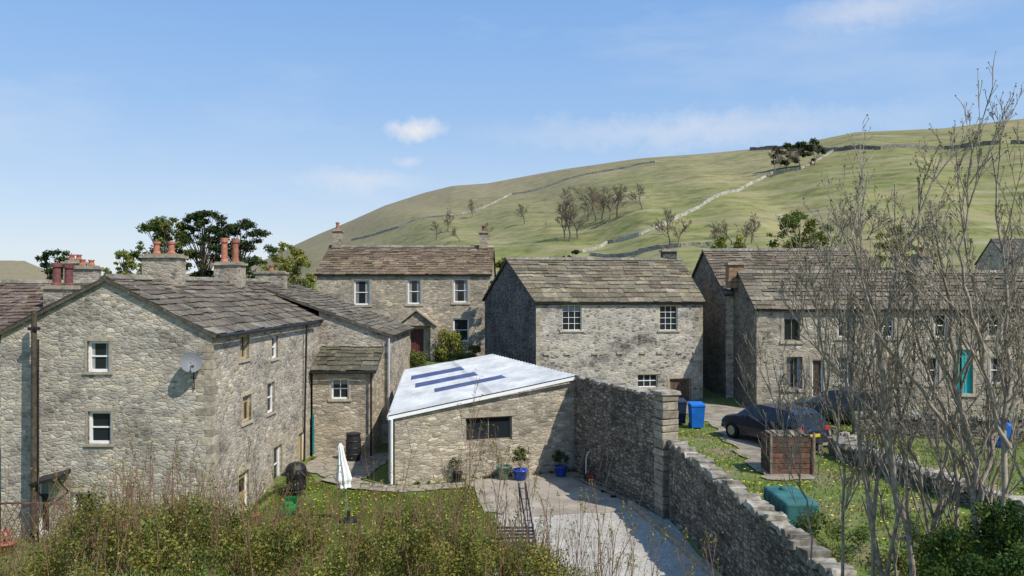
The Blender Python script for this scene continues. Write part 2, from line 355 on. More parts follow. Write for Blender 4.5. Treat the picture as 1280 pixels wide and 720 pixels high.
def ridge(mb,a,b,mat='slate',w=.2):
    a=Vector(a);b=Vector(b);L=(b-a).length;d=(b-a)/L; s=Vector((-d.y,d.x,0)).normalized(); t=0
    while t<L:
        l=min(random.uniform(.4,.6),L-t); p=a+d*t; g=random.uniform(1.0,1.6); h=.09+random.uniform(-.01,.02)
        q0=[p-s*w+Vector((0,0,-.07)),p+Vector((0,0,h)),p+s*w+Vector((0,0,-.07))]; q1=[x+d*(l-.012) for x in q0]
        mb.poly([q0[0],q1[0],q1[1],q0[1]],mat,g); mb.poly([q0[1],q1[1],q1[2],q0[2]],mat,g); mb.poly(q0,mat,g*.6); mb.poly(q1[::-1],mat,g*.6)
        t+=l
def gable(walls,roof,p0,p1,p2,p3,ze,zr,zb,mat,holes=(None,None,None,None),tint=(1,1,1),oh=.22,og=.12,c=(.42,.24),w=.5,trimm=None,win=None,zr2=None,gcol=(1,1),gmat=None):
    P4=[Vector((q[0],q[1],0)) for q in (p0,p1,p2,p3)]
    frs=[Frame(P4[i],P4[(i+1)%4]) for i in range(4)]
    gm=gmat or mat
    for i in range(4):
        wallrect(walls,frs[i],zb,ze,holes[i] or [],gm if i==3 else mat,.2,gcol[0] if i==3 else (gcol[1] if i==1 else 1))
        if holes[i]: openings(win,trimm,frs[i],holes[i])
    m0=(P4[3]+P4[0])/2; m1=(P4[1]+P4[2])/2; zr2=zr if zr2 is None else zr2
    Z=lambda v,z: Vector((v.x,v.y,z))
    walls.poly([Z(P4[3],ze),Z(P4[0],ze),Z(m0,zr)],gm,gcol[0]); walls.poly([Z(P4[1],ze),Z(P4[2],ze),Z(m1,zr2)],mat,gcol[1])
    d=(m1-m0).normalized()
    r0=Z(m0-d*og,zr+.05); r1=Z(m1+d*og,zr2+.05)
    def ext(e,r): 
        e=Z(e,ze+.05); v=(e-r); return r+v*(1+oh/v.length)
    slates(roof,ext(P4[0]-d*og,r0),ext(P4[1]+d*og,r1),r1,r0,c[0],c[1],w,tint)
    slates(roof,ext(P4[2]+d*og,r1),ext(P4[3]-d*og,r0),r0,r1,c[0],c[1],w,tint)
    ridge(roof,r0+Vector((0,0,.04)),r1+Vector((0,0,.04)))
    return frs,r0,r1
def quoins(mb,fa,fb,z0,z1,mat='quoin',h=.3,tone=1.0):
    z=z0;i=0
    while z<z1-.05:
        hh=min(h*random.uniform(.7,1.15),z1-z); la,lb=(.5,.26) if i%2 else (.26,.5); la*=random.uniform(.7,1.1); lb*=random.uniform(.7,1.1); g=random.uniform(.6,1.0)*tone
        if fa: fa.box(mb,fa.L-la,fa.L+.010,z+.012,z+hh-.012,-.05,.010,mat,g)
        if fb: fb.box(mb,0.0,lb,z+.012,z+hh-.012,-.05,.012,mat,g)
        z+=hh;i+=1
def chimney(parent,x,y,w,d,z0,z1,pots,ph=.6,pm='terr',mat='stoneL',rot=0,pr=.14):
    mb=MB(); mb.box(x-w/2,x+w/2,y-d/2,y+d/2,z0,z1,mat,.85); mb.box(x-w/2-.08,x+w/2+.08,y-d/2-.08,y+d/2+.08,z1,z1+.1,'quoin',.7,.012)
    mb.box(x-w/2-.05,x+w/2+.05,y-d/2-.05,y+d/2+.05,z0+(z1-z0)*.3,z0+(z1-z0)*.3+.07,'quoin',.6)
    mb.box(x-w/2+.05,x+w/2-.05,y-d/2+.05,y+d/2-.05,z1+.1,z1+.17,'trim',.6)
    for i in range(pots):
        xx=x+(i-(pots-1)/2)*w/max(pots,1)*.85; hh=ph*random.uniform(.95,1.05)
        mb.lathe((xx,y,z1+.15),[(pr*1.1,0),(pr*1.05,.08),(pr*.85,.12),(pr*.78,hh*.8),(pr*1.05,hh*.82),(pr*1.05,hh),(pr*.7,hh),(pr*.65,hh*.7)],pm,14,random.uniform(.8,1.2))
    return mb.done('chimney',parent)
# ---- left three-storey cottage
H=empty('stone_cottage',(-13.7,31,0)); walls,roof,win,trim=MB(),MB(),MB(),MB()
A=(-17.3,26.0);B=(-10.15,26.0);C=(-9.4,41.5);Dd=(-16.6,41.5)
fG=Frame(A,B); fS=Frame(B,C)
sash=dict(bars=(1,2),sur=.08,f=.09)
hg=[fG.hole(109,137,426,465,sash),fG.hole(110,139,514,555,sash),fG.hole(89,117,615,652,sash),fG.hole(46,62,600,668,dict(kind='win',bars=(1,1),sur=.1,f=.09))]
hs=[fS.hole(300,311,419,449,dict(sur=.10,bars=(2,1),frame='creamdoor')),fS.hole(339.5,347.5,420,448,dict(sur=.08,bars=(1,2))),
    fS.hole(303,314,494,527,dict(sur=.10,bars=(2,1),frame='creamdoor')),fS.hole(334,343,478,516,dict(sur=.08,bars=(1,2))),
    fS.hole(298,311,590,644,dict(kind='door',door='creamdoor',sur=.12,glz=True)),fS.hole(342,352,557,604,dict(sur=.12,bars=(1,2),f=.09)),fS.hole(373,382,540,579,dict(kind='door',door='creamdoor',sur=.11))]
frs,r0,r1=gable(walls,roof,B,C,Dd,A,6.45,8.3,-1,'stoneL',(hs,None,None,hg),trimm=trim,win=win,tint=(.98,.93,.90),c=(.5,.3),w=.5)
quoins(trim,frs[3],frs[0],-.5,6.4,'quoin')
gut=MB(); e0=frs[0].p(-.1,6.36,.27); e1=frs[0].p(11,6.36,.27); gut.cyl(e0,e1,.06,.06,'dark',8)
gut.cyl(frs[0].p(9.5,6.3,.2),frs[0].p(9.5,0,.08),.045,.045,'dark',8)
walls.done('walls',H);roof.done('roof',H);win.done('windows',H);trim.done('stone_trim',H);gut.done('gutter',H)
chimney(H,-13.5,29.8,1.35,.8,7.6,9.15,2,.5,'terr')
chimney(H,-13.15,35.8,1.2,.8,7.6,9.05,2,1.15,'terr',pr=.17)
chimney(H,-12.85,41.0,1.5,.7,7.6,8.75,1,.3,'terr')
sd=MB(); o=P(238,454,25.75); 
nrm=Vector((.5,-.75,.35)).normalized(); uu=nrm.orthogonal().normalized(); ww=nrm.cross(uu)
prev=None
for r in (0,.1,.2,.3,.36):
    ring=[o+nrm*(r*r*.9)+(uu*math.cos(t*.3927)+ww*math.sin(t*.3927))*r for t in range(16)]
    if prev and r>0:
        for k in range(16): sd.poly([prev[k],prev[(k+1)%16],ring[(k+1)%16],ring[k]],'grey')
    prev=ring
sd.cyl(o,(o.x,26.05,o.z-.1),.03,.03,'dark',6); sd.cyl(o-Vector((0,0,.1)),o+nrm*.4-Vector((0,0,.25)),.015,.015,'dark',6); sd.cyl(o+nrm*.4-Vector((0,0,.25)),o+nrm*.36-Vector((0,0,.17)),.04,.04,'dark',8)
sd.cyl(o+Vector((.05,.1,0)),o+Vector((.05,.2,-.9)),.02,.02,'dark',6)
sd.done('satellite_dish',origin=o)
ph=MB(); q=P(62,600,25.6); ph.obox(q+Vector((-.5,-.3,-.15)),(1.0,0,.25),(0,.68,.1),(0,0,.09),'dark'); ph.cyl(q+Vector((-.45,-.2,-.15)),q+Vector((-.45,.4,-.7)),.03,.03,'dark',6); ph.cyl(q+Vector((.4,-.2,.05)),q+Vector((.4,.4,-.5)),.03,.03,'dark',6); ph.done('door_canopy',origin=q)
# ---- rear wing + low extension
H=empty('stone_cottage',(-8,39,0)); walls,roof,win,trim=MB(),MB(),MB(),MB()
wA,wB,wC,wD=(-9.6,38.2),(-6.15,38.2),(-6.0,45),(-9.3,45)
fa,fb=Frame(wA,wB),Frame(wB,wC)
wallrect(walls,fa,-.5,5.6,[],'stoneL'); wallrect(walls,fb,-.5,5.6,[],'stoneL'); wallrect(walls,Frame(wC,wD),-.5,5.6,[],'stoneL')
walls.poly([fa.p(0,5.6),fa.p(fa.L,5.6),fa.p(0,6.9)],'stoneL')
slates(roof,(-5.9,38.05,5.62),(-5.75,45.2,5.62),(-12.6,45.2,8.2),(-12.9,38.05,8.2),.42,.28,.5,(1,.97,.93))
eA,eB=(-9.5,36.6),(-6.65,36.7); fe=Frame(eA,eB); fe2=Frame(eB,(-6.5,38.2))
he=[fe.hole(414,436,473,499,dict(bars=(2,2),sur=.1,f=.08))]
wallrect(walls,fe,-.5,4.1,he,'stoneO'); wallrect(walls,fe2,-.5,4.1,[],'stoneO'); openings(win,trim,fe,he)
walls.poly([fe2.p(0,4.1),fe2.p(fe2.L,4.1),fe2.p(fe2.L,5.0)],'stoneO')
slates(roof,(-9.55,36.35,4.05),(-6.45,36.45,4.05),(-6.35,38.25,5.1),(-9.45,38.25,5.1),.4,.25,.45,(.75,.78,.68))
quoins(trim,fa,fb,0,5.5); quoins(trim,fe,fe2,0,4.0)
win.cyl((-6.1,38.05,5.5),(-6.1,38.05,.3),.05,.05,'lgrey',8); win.cyl((-9.45,36.5,2),(-9.45,36.5,.1),.05,.05,'turq',8,.4); win.cyl((-6.7,36.5,4.05),(-6.7,36.5,0),.045,.045,'dark',8); win.cyl((-9.5,36.3,4.0),(-6.45,36.4,4.0),.055,.055,'dark',8)
walls.done('walls',H);roof.done('roof',H);win.done('windows',H);trim.done('stone_trim',H)
# ---- houses behind far left
H=empty('stone_cottage',(-24,36,0)); walls,roof=MB(),MB()
gable(walls,roof,(-34,30.5),(-18.2,31.0),(-18.2,40),(-34,40),6.2,8.2,-1,'stoneL',tint=(1.0,.83,.80),c=(.35,.3),w=.35)
walls.done('walls',H);roof.done('roof',H)
chimney(H,-19.3,33,1.2,.8,6.3,7.95,2,.95,'terrd',pr=.2)
chimney(H,-20.2,36.5,1.0,.7,7.6,8.9,2,.3,'terr')
chimney(H,-21.6,38,.8,.7,7.6,9.2,2,.3,'terr')
# ---- farmhouse
H=empty('stone_farmhouse',(-6.8,55,3)); walls,roof,win,trim=MB(),MB(),MB(),MB()
fA=P(396,450,52);fB=P(613,450,52.3)
A=(fA.x,52);B=(fB.x,52.3);C=(fB.x+.1,60.3);Dd=(fA.x,60)
f=Frame(A,B); s2=dict(bars=(1,2),sur=.14,f=.09)
hh=[f.hole(442.5,462,350,381,s2),f.hole(509.5,526,349,380,s2),f.hole(567,585,348.5,378,s2),f.hole(566.5,586,398,427,s2),f.hole(513.5,529.5,411,447,dict(kind='door',door='reddoor',sur=.14,frame='reddoor'))]
frs,r0,r1=gable(walls,roof,A,B,C,Dd,8.95,10.95,1.5,'stoneF',(hh,None,None,None),trimm=trim,win=win,tint=(1.1,.92,.76),c=(.4,.25),w=.45)
quoins(trim,None,frs[0],2.8,8.9); quoins(trim,frs[0],frs[1],2.8,8.9)
f.box(trim,-.05,f.L+.05,8.83,8.93,0,.16,'dark')
pc=(hh[4][0]+hh[4][1])/2; zt=hh[4][3]+.3
for sgn in (-1,1):
    a=f.p(pc+sgn*1.35,zt-.1,0);b=f.p(pc,zt+.95,0)
    trim.obox(a,(b-a),f.n*.75,(0,0,.14),'trim',.8)
    f.box(walls,*(sorted((pc+sgn*.95,pc+sgn*1.25))),2.9,zt-.05,0.0,.6,'stoneF')
walls.poly([f.p(pc-1.2,zt-.05,.55),f.p(pc+1.2,zt-.05,.55),f.p(pc,zt+.85,.55)],'stoneF')
walls.done('walls',H);roof.done('roof',H);win.done('windows',H);trim.done('stone_trim',H)
chimney(H,A[0]+.5,56,.6,.8,10.4,12.1,1,.55,'terr',mat='stoneF'); chimney(H,B[0]-.6,56.2,.6,.8,10.4,12.0,1,.4,'terrd',mat='stoneF')
# ---- barn
H=empty('stone_barn',(5,44,2)); walls,roof,win,trim=MB(),MB(),MB(),MB()
A=(1.25,40);B=(10.25,41.3);C=(9.6,49.5);Dd=(-1.7,48)
f=Frame(A,B); bw=dict(bars=(3,4),sur=.09,f=.035,bw=.022,jambs=False,curt=False)
hh=[f.hole(703,727,381,413,bw),f.hole(825,847,382,413,bw),f.hole(797,822,468,484,dict(bars=(3,2),sur=.09,f=.04,bw=.025,jambs=False)),f.hole(837,864,473,503,dict(kind='door',door='browndoor',sur=.12,frame='wood'))]
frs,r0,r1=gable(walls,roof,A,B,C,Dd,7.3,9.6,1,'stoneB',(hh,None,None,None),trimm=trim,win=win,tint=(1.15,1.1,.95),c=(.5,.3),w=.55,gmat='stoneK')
quoins(trim,None,frs[0],1.9,7.2,'quoin'); quoins(trim,frs[0],frs[1],1.9,7.2,'quoin')
for z in (4.55,):
    u=.4
    while u<f.L-.4:
        f.box(trim,u,u+.32,z-.05,z+.05,0,.07,'quoin',.8); u+=random.uniform(.9,1.5)
f.box(trim,0,f.L,7.12,7.2,.003,.1,'dark')
walls.done('walls',H);roof.done('roof',H);win.done('windows',H);trim.done('stone_trim',H)
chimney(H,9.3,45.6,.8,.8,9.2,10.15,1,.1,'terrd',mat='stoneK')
# ---- terrace row on the right
H=empty('stone_terrace_house',(18,42,2)); walls,roof,win,trim=MB(),MB(),MB(),MB()
A=(12.1,38);B=(29,36.5);C=(29.5,42.6);Dd=(12.1,43.5)
f=Frame(A,B); w1=dict(bars=(1,2),sur=.12,f=.08); w2=dict(bars=(2,1),sur=.14,f=.05,frame='wood')
hl=[f.hole(980,1000,390,426,w2),f.hole(983,1003,446,486,w2),f.hole(1047,1059,392,422,w1),f.hole(1047,1062,446,480,w1),f.hole(1015,1029,449,500,dict(kind='door',door='browndoor',sur=.12)),f.hole(1103,1118,394,422,w1),f.hole(1110,1128,446,480,w2),
 f.hole(1168,1184,392,422,w1),f.hole(1158,1174,446,480,w1),f.hole(1195,1216,437,492,dict(kind='door',door='turq',sur=.14,frame='turq')),f.hole(1235,1252,392,422,w1),f.hole(1238,1256,446,480,w1)]
frs,r0,r1=gable(walls,roof,A,B,C,Dd,7.0,8.75,1,'stoneR',(hl,None,None,None),trimm=trim,win=win,tint=(1.03,.98,.9),c=(.42,.28),gcol=(.5,1))  # left gable: shade painted in by darkening the wall colour
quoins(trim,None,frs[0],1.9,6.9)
frs,r0,r1=gable(walls,roof,(11.7,42),(21,41.6),(21,50),(11.4,50.2),7.7,10.2,1,'stoneR',tint=(1.03,.94,.85),c=(.42,.28),gcol=(.5,1))  # rear block's left gable colour also darkened to stand for shade
f.box(trim,-.1,f.L,6.86,6.95,.003,.13,'dark')
for u in (4.6,9.6,13.0): trim.cyl(f.p(u,6.9,.08),f.p(u,2.1,.08),.045,.045,'dark',8)
walls.done('walls',H);roof.done('roof',H);win.done('windows',H);trim.done('stone_trim',H)
chimney(H,12.0,41.4,.8,.7,8,9.25,0,.1,'terr',mat='brick'); chimney(H,21.3,40,.8,.8,8.2,9.6,1,.4,'terr',mat='stoneR'); 
H=empty('stone_cottage',(60,90,4)); walls,roof=MB(),MB()
gable(walls,roof,(57,88),(72,86),(73,94),(58,96),11.0,13.8,0,'stoneR',tint=(.8,.8,.9)); walls.done('walls',H); roof.done('roof',H)
# ---- outbuilding with white sheet roof
H=empty('stone_outbuilding',(-1,35,0)); walls,roof,win,trim=MB(),MB(),MB(),MB()
FL,FR,BR,BL=(-4.75,31.1),(2.75,33.5),(-1.1,41),(-5.2,38.5)
f=Frame(FL,FR); hh=[f.hole(582,640,521,551,dict(bars=(2,1),sur=.0,frame='wood',f=.06,curt=False))]
zf0,zf1,zb1,zb0=2.78,4.15,4.35,3.8
wallrect(walls,f,-.5,2.7,hh,'stoneO'); openings(win,trim,f,hh)
walls.poly([f.p(0,2.7),f.p(f.L,2.7),f.p(f.L,zf1),f.p(0,zf0)],'stoneO')
g=Frame(FR,BR); walls.poly([g.p(0,-.5),g.p(g.L,-.5),g.p(g.L,zb1),g.p(0,zf1)],'stoneO')
g=Frame(BR,BL); walls.poly([g.p(0,-.5),g.p(g.L,-.5),g.p(g.L,zb0),g.p(0,zb1)],'stoneO')
g=Frame(BL,FL); walls.poly([g.p(0,-.5),g.p(g.L,-.5),g.p(g.L,zf0),g.p(0,zb0)],'stoneO')
u0,u1,_,z1,_=hh[0]; f.box(trim,u0-.15,u1+.15,z1,z1+.2,-.05,.03,'trim',.75)
e0=Vector((-5.0,30.95,zf0+.04));e1=Vector((2.85,33.3,zf1+.04));e2=Vector((-1.0,41.2,zb1+.08));e3=Vector((-5.4,38.7,zb0+.06))
nu,nv=24,168
def bl(u,v): 
    p=(e0*(1-u)+e1*u)*(1-v)+(e3*(1-u)+e2*u)*v; p=p.copy(); p.z+=.04*math.cos(v*nv/6*2*math.pi); return p
strips=[(.10,.54,.70,.79),(.14,.60,.49,.585),(.24,.72,.28,.375)]
for i in range(nu):
    for j in range(nv):
        uc=(i+.5)/nu; vc=(j+.5)/nv
        mt='whiteroof'
        for a,b,c,d in strips:
            if a<uc<b and c<vc<d: mt='rooflight'
        roof.poly([bl(i/nu,j/nv),bl((i+1)/nu,j/nv),bl((i+1)/nu,(j+1)/nv),bl(i/nu,(j+1)/nv)],mt,1.0 if mt=='rooflight' else (.78 if i==12 else 1.0)*(.8 if j%6 in(3,) else 1))
a=e0+Vector((0,0,-.14)); trim.obox(a,(e1-e0),Vector((.3,-.95,0))*.04,(0,0,.13),'white')
a=e3+Vector((0,0,-.14)); trim.obox(a,(e0-e3),Vector((-1,0,0))*.04,(0,0,.13),'white',.8)
win.cyl((-4.85,30.95,2.7),(-4.85,30.95,.1),.055,.055,'white',8); win.cyl((-5.0,31.5,3.0),(-5.0,31.5,0.1),.06,.06,'lgrey',8)
walls.done('walls',H);roof.done('roof',H);win.done('windows',H);trim.done('stone_trim',H)
# ---- walls
def stonewall(name,pts,th,mat,cop=True,cw=.06,ch=(.1,.16),jit=.02,cl=.5):
    mb=MB()
    for (x0,y0,a0,b0),(x1,y1,a1,b1) in zip(pts[:-1],pts[1:]):
        d=Vector((x1-x0,y1-y0,0)); L=d.length; d/=L; n=Vector((d.y,-d.x,0))*th/2
        c=[Vector((x0,y0,0))-n,Vector((x1,y1,0))-n,Vector((x1,y1,0))+n,Vector((x0,y0,0))+n]
        zb=[a0,a1,a1,a0]; zt=[b0,b1,b1,b0]; Z=lambda v,z:Vector((v.x,v.y,z))
        for i in range(4):
            j=(i+1)%4; mb.poly([Z(c[i],zb[i]),Z(c[j],zb[j]),Z(c[j],zt[j]),Z(c[i],zt[i])],mat)
        mb.poly([Z(c[i],zt[i]) for i in range(4)],mat)
        if cop:
            t=0
            while t<L-.03:
                l=min(random.uniform(.5,1.5)*cl,L-t); zz=b0+(b1-b0)*t/L; z2=b0+(b1-b0)*(t+l)/L; p=Vector((x0,y0,zz))+d*t
                w=n*(1+cw*2/th)*random.uniform(.85,1.08); h=random.uniform(*ch); off=n*random.uniform(-.1,.1)
                mb.obox(p-w+off-Vector((0,0,.004)),d*(l-.02)+Vector((0,0,z2-zz)),w*2,(0,0,h),'coping',random.uniform(.5,1.1),jit); t+=l
    o=Vector((pts[0][0],pts[0][1],pts[0][2])); return mb.done(name,origin=o,bevel=.03)
stonewall('tall_stone_wall',[(2.95,33.4,-.5,4.1),(5.35,27.1,-.5,4.1)],.5,'stoneD',cl=.4,jit=.025)
mb=MB(); z=-.5
while z<4.1:
    h=random.uniform(.18,.34); o=Vector((5.2+random.uniform(-.02,.02),26.5,z)); d1=Vector((.60,.20,0)); d2=Vector((-.2,.62,0))
    mb.obox(o,d1,d2,(0,0,h-.015),'quoin',random.uniform(.45,.85),.022); z+=h
mb.obox((5.13,26.43,z),(.76,.25,0),(-.26,.76,0),(0,0,.12),'coping',.9,.02); mb.done('stone_gate_pier',origin=(5.2,26.5,0),bevel=.03)
stonewall('low_stone_wall',[(5.62,26.5,-.5,2.55),(5.95,22.5,-.5,2.5),(6.2,18,-.5,2.45),(6.3,15.2,-.5,2.35),(6.5,12,-.5,2.3)],.44,'stoneD',cw=.02,ch=(.10,.26),jit=.055,cl=.27)
stonewall('garden_wall',[(14.0,31.5,1.8,2.75),(19,30.5,1.8,2.8),(27,29.5,1.8,2.8)],.5,'stoneD',jit=.06,cl=.3,ch=(.12,.22))
stonewall('garden_wall',[(-4.6,46.5,1,3.3),(-1.8,46.2,1,3.3)],.45,'stoneD')
stonewall('garden_wall',[(11.6,27.6,1.8,2.5),(12.6,22,1.8,2.4),(13.5,19,1.8,2.4)],.5,'stoneD',jit=.08,cl=.3,ch=(.1,.22))
mb=MB()
for k in range(90):
    x=random.gauss(12.4,.9); y=random.gauss(29.3,.45); s=random.uniform(.12,.34); zz=2.0+max(0,.55-abs(x-12.4)*.4)*random.random()
    a=random.uniform(0,3); mb.obox((x,y,zz),(s*math.cos(a),s*math.sin(a),0),(-s*.7*math.sin(a),s*.7*math.cos(a),0),(0,0,s*.55),'coping',random.uniform(.5,1.2),.03)
mb.done('rubble_stone_pile',origin=(12.4,29.3,2),bevel=.02)
def hillwall(pix,th=.9,h=1.3,col=1.0,name='hill_wall'):
    pts=[onhill(*p) for p in pix]; mb=MB()
    for a,b in zip(pts[:-1],pts[1:]):
        n=max(1,int((b-a).length/4)); prev=None
        for i in range(n+1):
            q=a.lerp(b,i/n); x,y=q.x,q.y; z=gz(x,y); p=Vector((x+random.uniform(-.3,.3),y,z)); 
            if prev is not None and (p-prev).length>.2:
                d=Vector((p.x-prev.x,p.y-prev.y,0)).normalized(); nn=Vector((d.y,-d.x,0))*th
                hh=h*random.uniform(.8,1.15)
                if random.random()>.04: mb.obox(prev-nn/2-Vector((0,0,.8)),p-prev,nn,(0,0,hh+.8),'hillwall',random.uniform(.8,1.2)*col)
            prev=p
    mb.done(name,origin=pts[0])
hillwall([(728,316),(760,304),(800,294),(830,282),(862,266),(900,245),(935,232),(966,217)],.8,1.1,1.05)
hillwall([(738,319),(800,316),(850,309),(900,306)],.8,1.1,.8)
hillwall([(938,188),(985,186),(1040,189),(1100,187),(1180,187),(1290,181),(1420,176)],1.2,1.9,.5)
hillwall([(966,217),(1000,212),(1030,196),(1042,189)],.9,1.1,.9)
hillwall([(600,262),(640,243),(700,228),(760,214),(820,203)],1.1,.9,.95)
hillwall([(440,300),(500,284),(560,270),(600,262)],1.1,.9,.8)
# ------------------------------------------------------------------ terrain mesh
def grow(a,b,r):
    o=[a];s=.32
    while o[-1]<b: s*=r; o.append(o[-1]+s)
    return o[1:]
xs=np.array([-v for v in reversed(grow(20,2600,1.04))]+list(np.arange(-20,30.01,.3))+grow(30,2600,1.04))
ys=np.array([-v for v in reversed(grow(0,800,1.2))]+list(np.arange(0,56,.32))+grow(56,2600,1.018))
X,Y=np.meshgrid(xs,ys); Z=ground(X,Y)
near=(Y<60)&(Y>5); Z=Z+np.where(near,.02*np.sin(X*1.7+Y*.9)*np.sin(Y*1.3),0)-.02
nx,ny=len(xs),len(ys); V=np.stack([X,Y,Z],-1).reshape(-1,3)
ii=(np.arange(ny-1)[:,None]*nx+np.arange(nx-1)[None,:]).reshape(-1)
Q=np.stack([ii,ii+1,ii+1+nx,ii+nx],-1)
def npmesh(name,V,Q,mats,col=None,smooth=False,parent=None):
    me=bpy.data.meshes.new(name); me.vertices.add(len(V)); me.vertices.foreach_set('co',V.astype(np.float32).ravel())
    k=Q.shape[1]; me.loops.add(Q.size); me.loops.foreach_set('vertex_index',Q.astype(np.int32).ravel())
    me.polygons.add(len(Q)); me.polygons.foreach_set('loop_start',np.arange(0,Q.size,k,dtype=np.int32))
    for m in mats: me.materials.append(M[m])
    me.update(calc_edges=True)
    if col is not None:
        ca=me.color_attributes.new('Col','FLOAT_COLOR','POINT'); ca.data.foreach_set('color',np.concatenate([col,np.ones((len(col),1))],1).astype(np.float32).ravel())
    if smooth: me.polygons.foreach_set('use_smooth',np.ones(len(Q),bool))
    ob=bpy.data.objects.new(name,me); S.collection.objects.link(ob)
    if parent: ob.parent=parent; ob.location=-parent.location
    return ob
npmesh('ground',V,Q,['grass'],None,True)
def sheet(name,poly,mat,off=.012,base=0.0,jj=.08):
    pts=[]
    for i in range(len(poly)):
        a=poly[i]; b=poly[(i+1)%len(poly)]; n=max(1,int(math.hypot(b[0]-a[0],b[1]-a[1])/.4))
        for k in range(n):
            t=k/n; pts.append((a[0]+(b[0]-a[0])*t+(random.uniform(-jj,jj) if k else 0),a[1]+(b[1]-a[1])*t+(random.uniform(-jj,jj) if k else 0)))
    mb=MB(); mb.poly([(x,y,base+off) for x,y in pts],mat); mb.done(name)
sheet('concrete_yard',[(-1.6,31.9),(2.9,33.4),(5.2,28.2),(5.2,27.4),(4.4,27.5),(.5,26.8),(-1.0,27.4),(-1.3,29)],'concrete',.035)
sheet('gravel_yard',[(-.6,27.1),(.5,27.3),(4.4,28),(5.4,28),(6.2,18.8),(-1.0,18.8),(-.4,23)],'gravel',.025)
sheet('flagstone_path',[(-7.6,32.5),(-4.5,30.9),(-1.3,31.8),(-1.2,31.0),(-4.3,30.0),(-6.3,30.5),(-8.0,32)],'flags',.03)
sheet('flagstone_path',[(-7.8,32.3),(-6.3,31.6),(-5.3,38.2),(-7.0,40),(-9.2,36.4),(-9.4,34)],'flags',.024)
sheet('yard_track',[(8.0,24),(9.4,24),(10.4,29),(11.6,33),(12.2,37.3),(9.9,40.5),(7.6,40.5),(8.7,34)],'dirt',.02,2.0,.2)
mb=MB(); a=Vector((4.45,28.3,.03)); b=Vector((5.8,20.5,.03)); d=b-a; n=Vector((d.y,-d.x,0)).normalized()*.2; mb.obox(a,d,n,(0,0,.16),'wood',1.3); mb.done('timber_edging',origin=a,bevel=.015)
mb=MB(); a=Vector((2.95,32.3,.08)); b=Vector((4.75,28.6,.1)); d=(b-a); n=Vector((d.y,-d.x,0)).normalized()*.42
for k in (0,1): mb.obox(a+n*k,d,n*.12,(0,0,.08),'wood',.8)
for i in range(14): mb.cyl(a+d*(i+.5)/14+Vector((0,0,.04)),a+d*(i+.5)/14+n+Vector((0,0,.04)),.02,.02,'wood',6,.9)
mb.done('wooden_ladder',origin=a)
for i,(px,D,l,ly) in enumerate([(905,21.2,.35,2.3),(912,21.0,.1,2.2)]):
    mb=MB(); b=Vector(((px-640)/F*D,D,0)); mb.cyl(b,b+Vector((l*.6,.3,ly)),.04,.035,'wood',7,1.5); mb.done('wooden_post',origin=b)
mb=MB()
for i in range(5):
    y=29.2+i*.75; x=3.0+ (33.4-y)*.375-.45; mb.cyl((x-.25,y,.05),(x+.15,y+.1,1.2+random.random()*.4),.018,.018,'wood',6,random.uniform(.7,1.4)); mb.box(x-.38,x-.14,y-.03,y+.02,.03,.12,'dark')
mb.done('garden_tools',origin=(3.5,30,0))
mb=MB(); b=P(741,600,32); b.z=.05
prev=None
for k in range(13):
    t=math.pi*k/12; p=b+Vector((-.28*math.cos(t),-.05,.85+.35*math.sin(t)))
    if prev is not None: mb.cyl(prev,p,.022,.022,'canvas',6)
    prev=p
for s in(-1,1): mb.cyl(b+Vector((s*.28,-.05,.85)),b+Vector((s*.32,-.3,.1)),.022,.022,'canvas' if s<0 else 'red',6)
mb.cyl(b+Vector((-.3,-.3,.14)),b+Vector((.3,-.3,.14)),.1,.1,'red',10); mb.cyl(b+Vector((-.38,-.3,.14)),b+Vector((-.32,-.3,.14)),.15,.15,'dark',12); mb.cyl(b+Vector((.32,-.3,.14)),b+Vector((.38,-.3,.14)),.15,.15,'dark',12)
mb.done('hand_mower',origin=b)
# ---- leaves generator
def leafcloud(centers,radii,n,size,flat=.7,name='foliage',mat='leaf',parent=None,shade=True,vary=.35,surf=.5):
    centers=np.array(centers,float); radii=np.array(radii,float)
    if radii.ndim==1: radii=np.stack([radii,radii,radii*flat],1)
    w=(radii.prod(1))**.7; idx=rng.choice(len(centers),n,p=w/w.sum())
    d=rng.normal(size=(n,3)); d/=np.linalg.norm(d,axis=1)[:,None]; r=rng.random(n)**surf*(1+rng.normal(0,.13,n))
    p=centers[idx]+d*radii[idx]*r[:,None]
    nr=rng.normal(size=(n,3))+d*.8+np.array([0,0,.5]); nr/=np.linalg.norm(nr,axis=1)[:,None]
    t=np.cross(nr,rng.normal(size=(n,3))); t/=np.linalg.norm(t,axis=1)[:,None]; b=np.cross(nr,t)
    s=size*rng.uniform(.6,1.4,n)[:,None]
    V=np.stack([p-t*s,p-b*s*.55,p+t*s,p+b*s*.55],1).reshape(-1,3); Q=np.arange(4*n).reshape(n,4)
    cb=rng.uniform(.7,1.3,len(centers))[idx]; g=cb*rng.uniform(1-vary,1+vary,n)
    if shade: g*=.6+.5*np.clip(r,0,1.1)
    hue=rng.uniform(-.15,.2,n)+ (rng.uniform(-.1,.2,len(centers))[idx])
    c=np.stack([g*(1+hue),g,g*(1-hue*.5)],1); c=np.repeat(c,4,0)
    return npmesh(name,V,Q,[mat],c,False,parent)
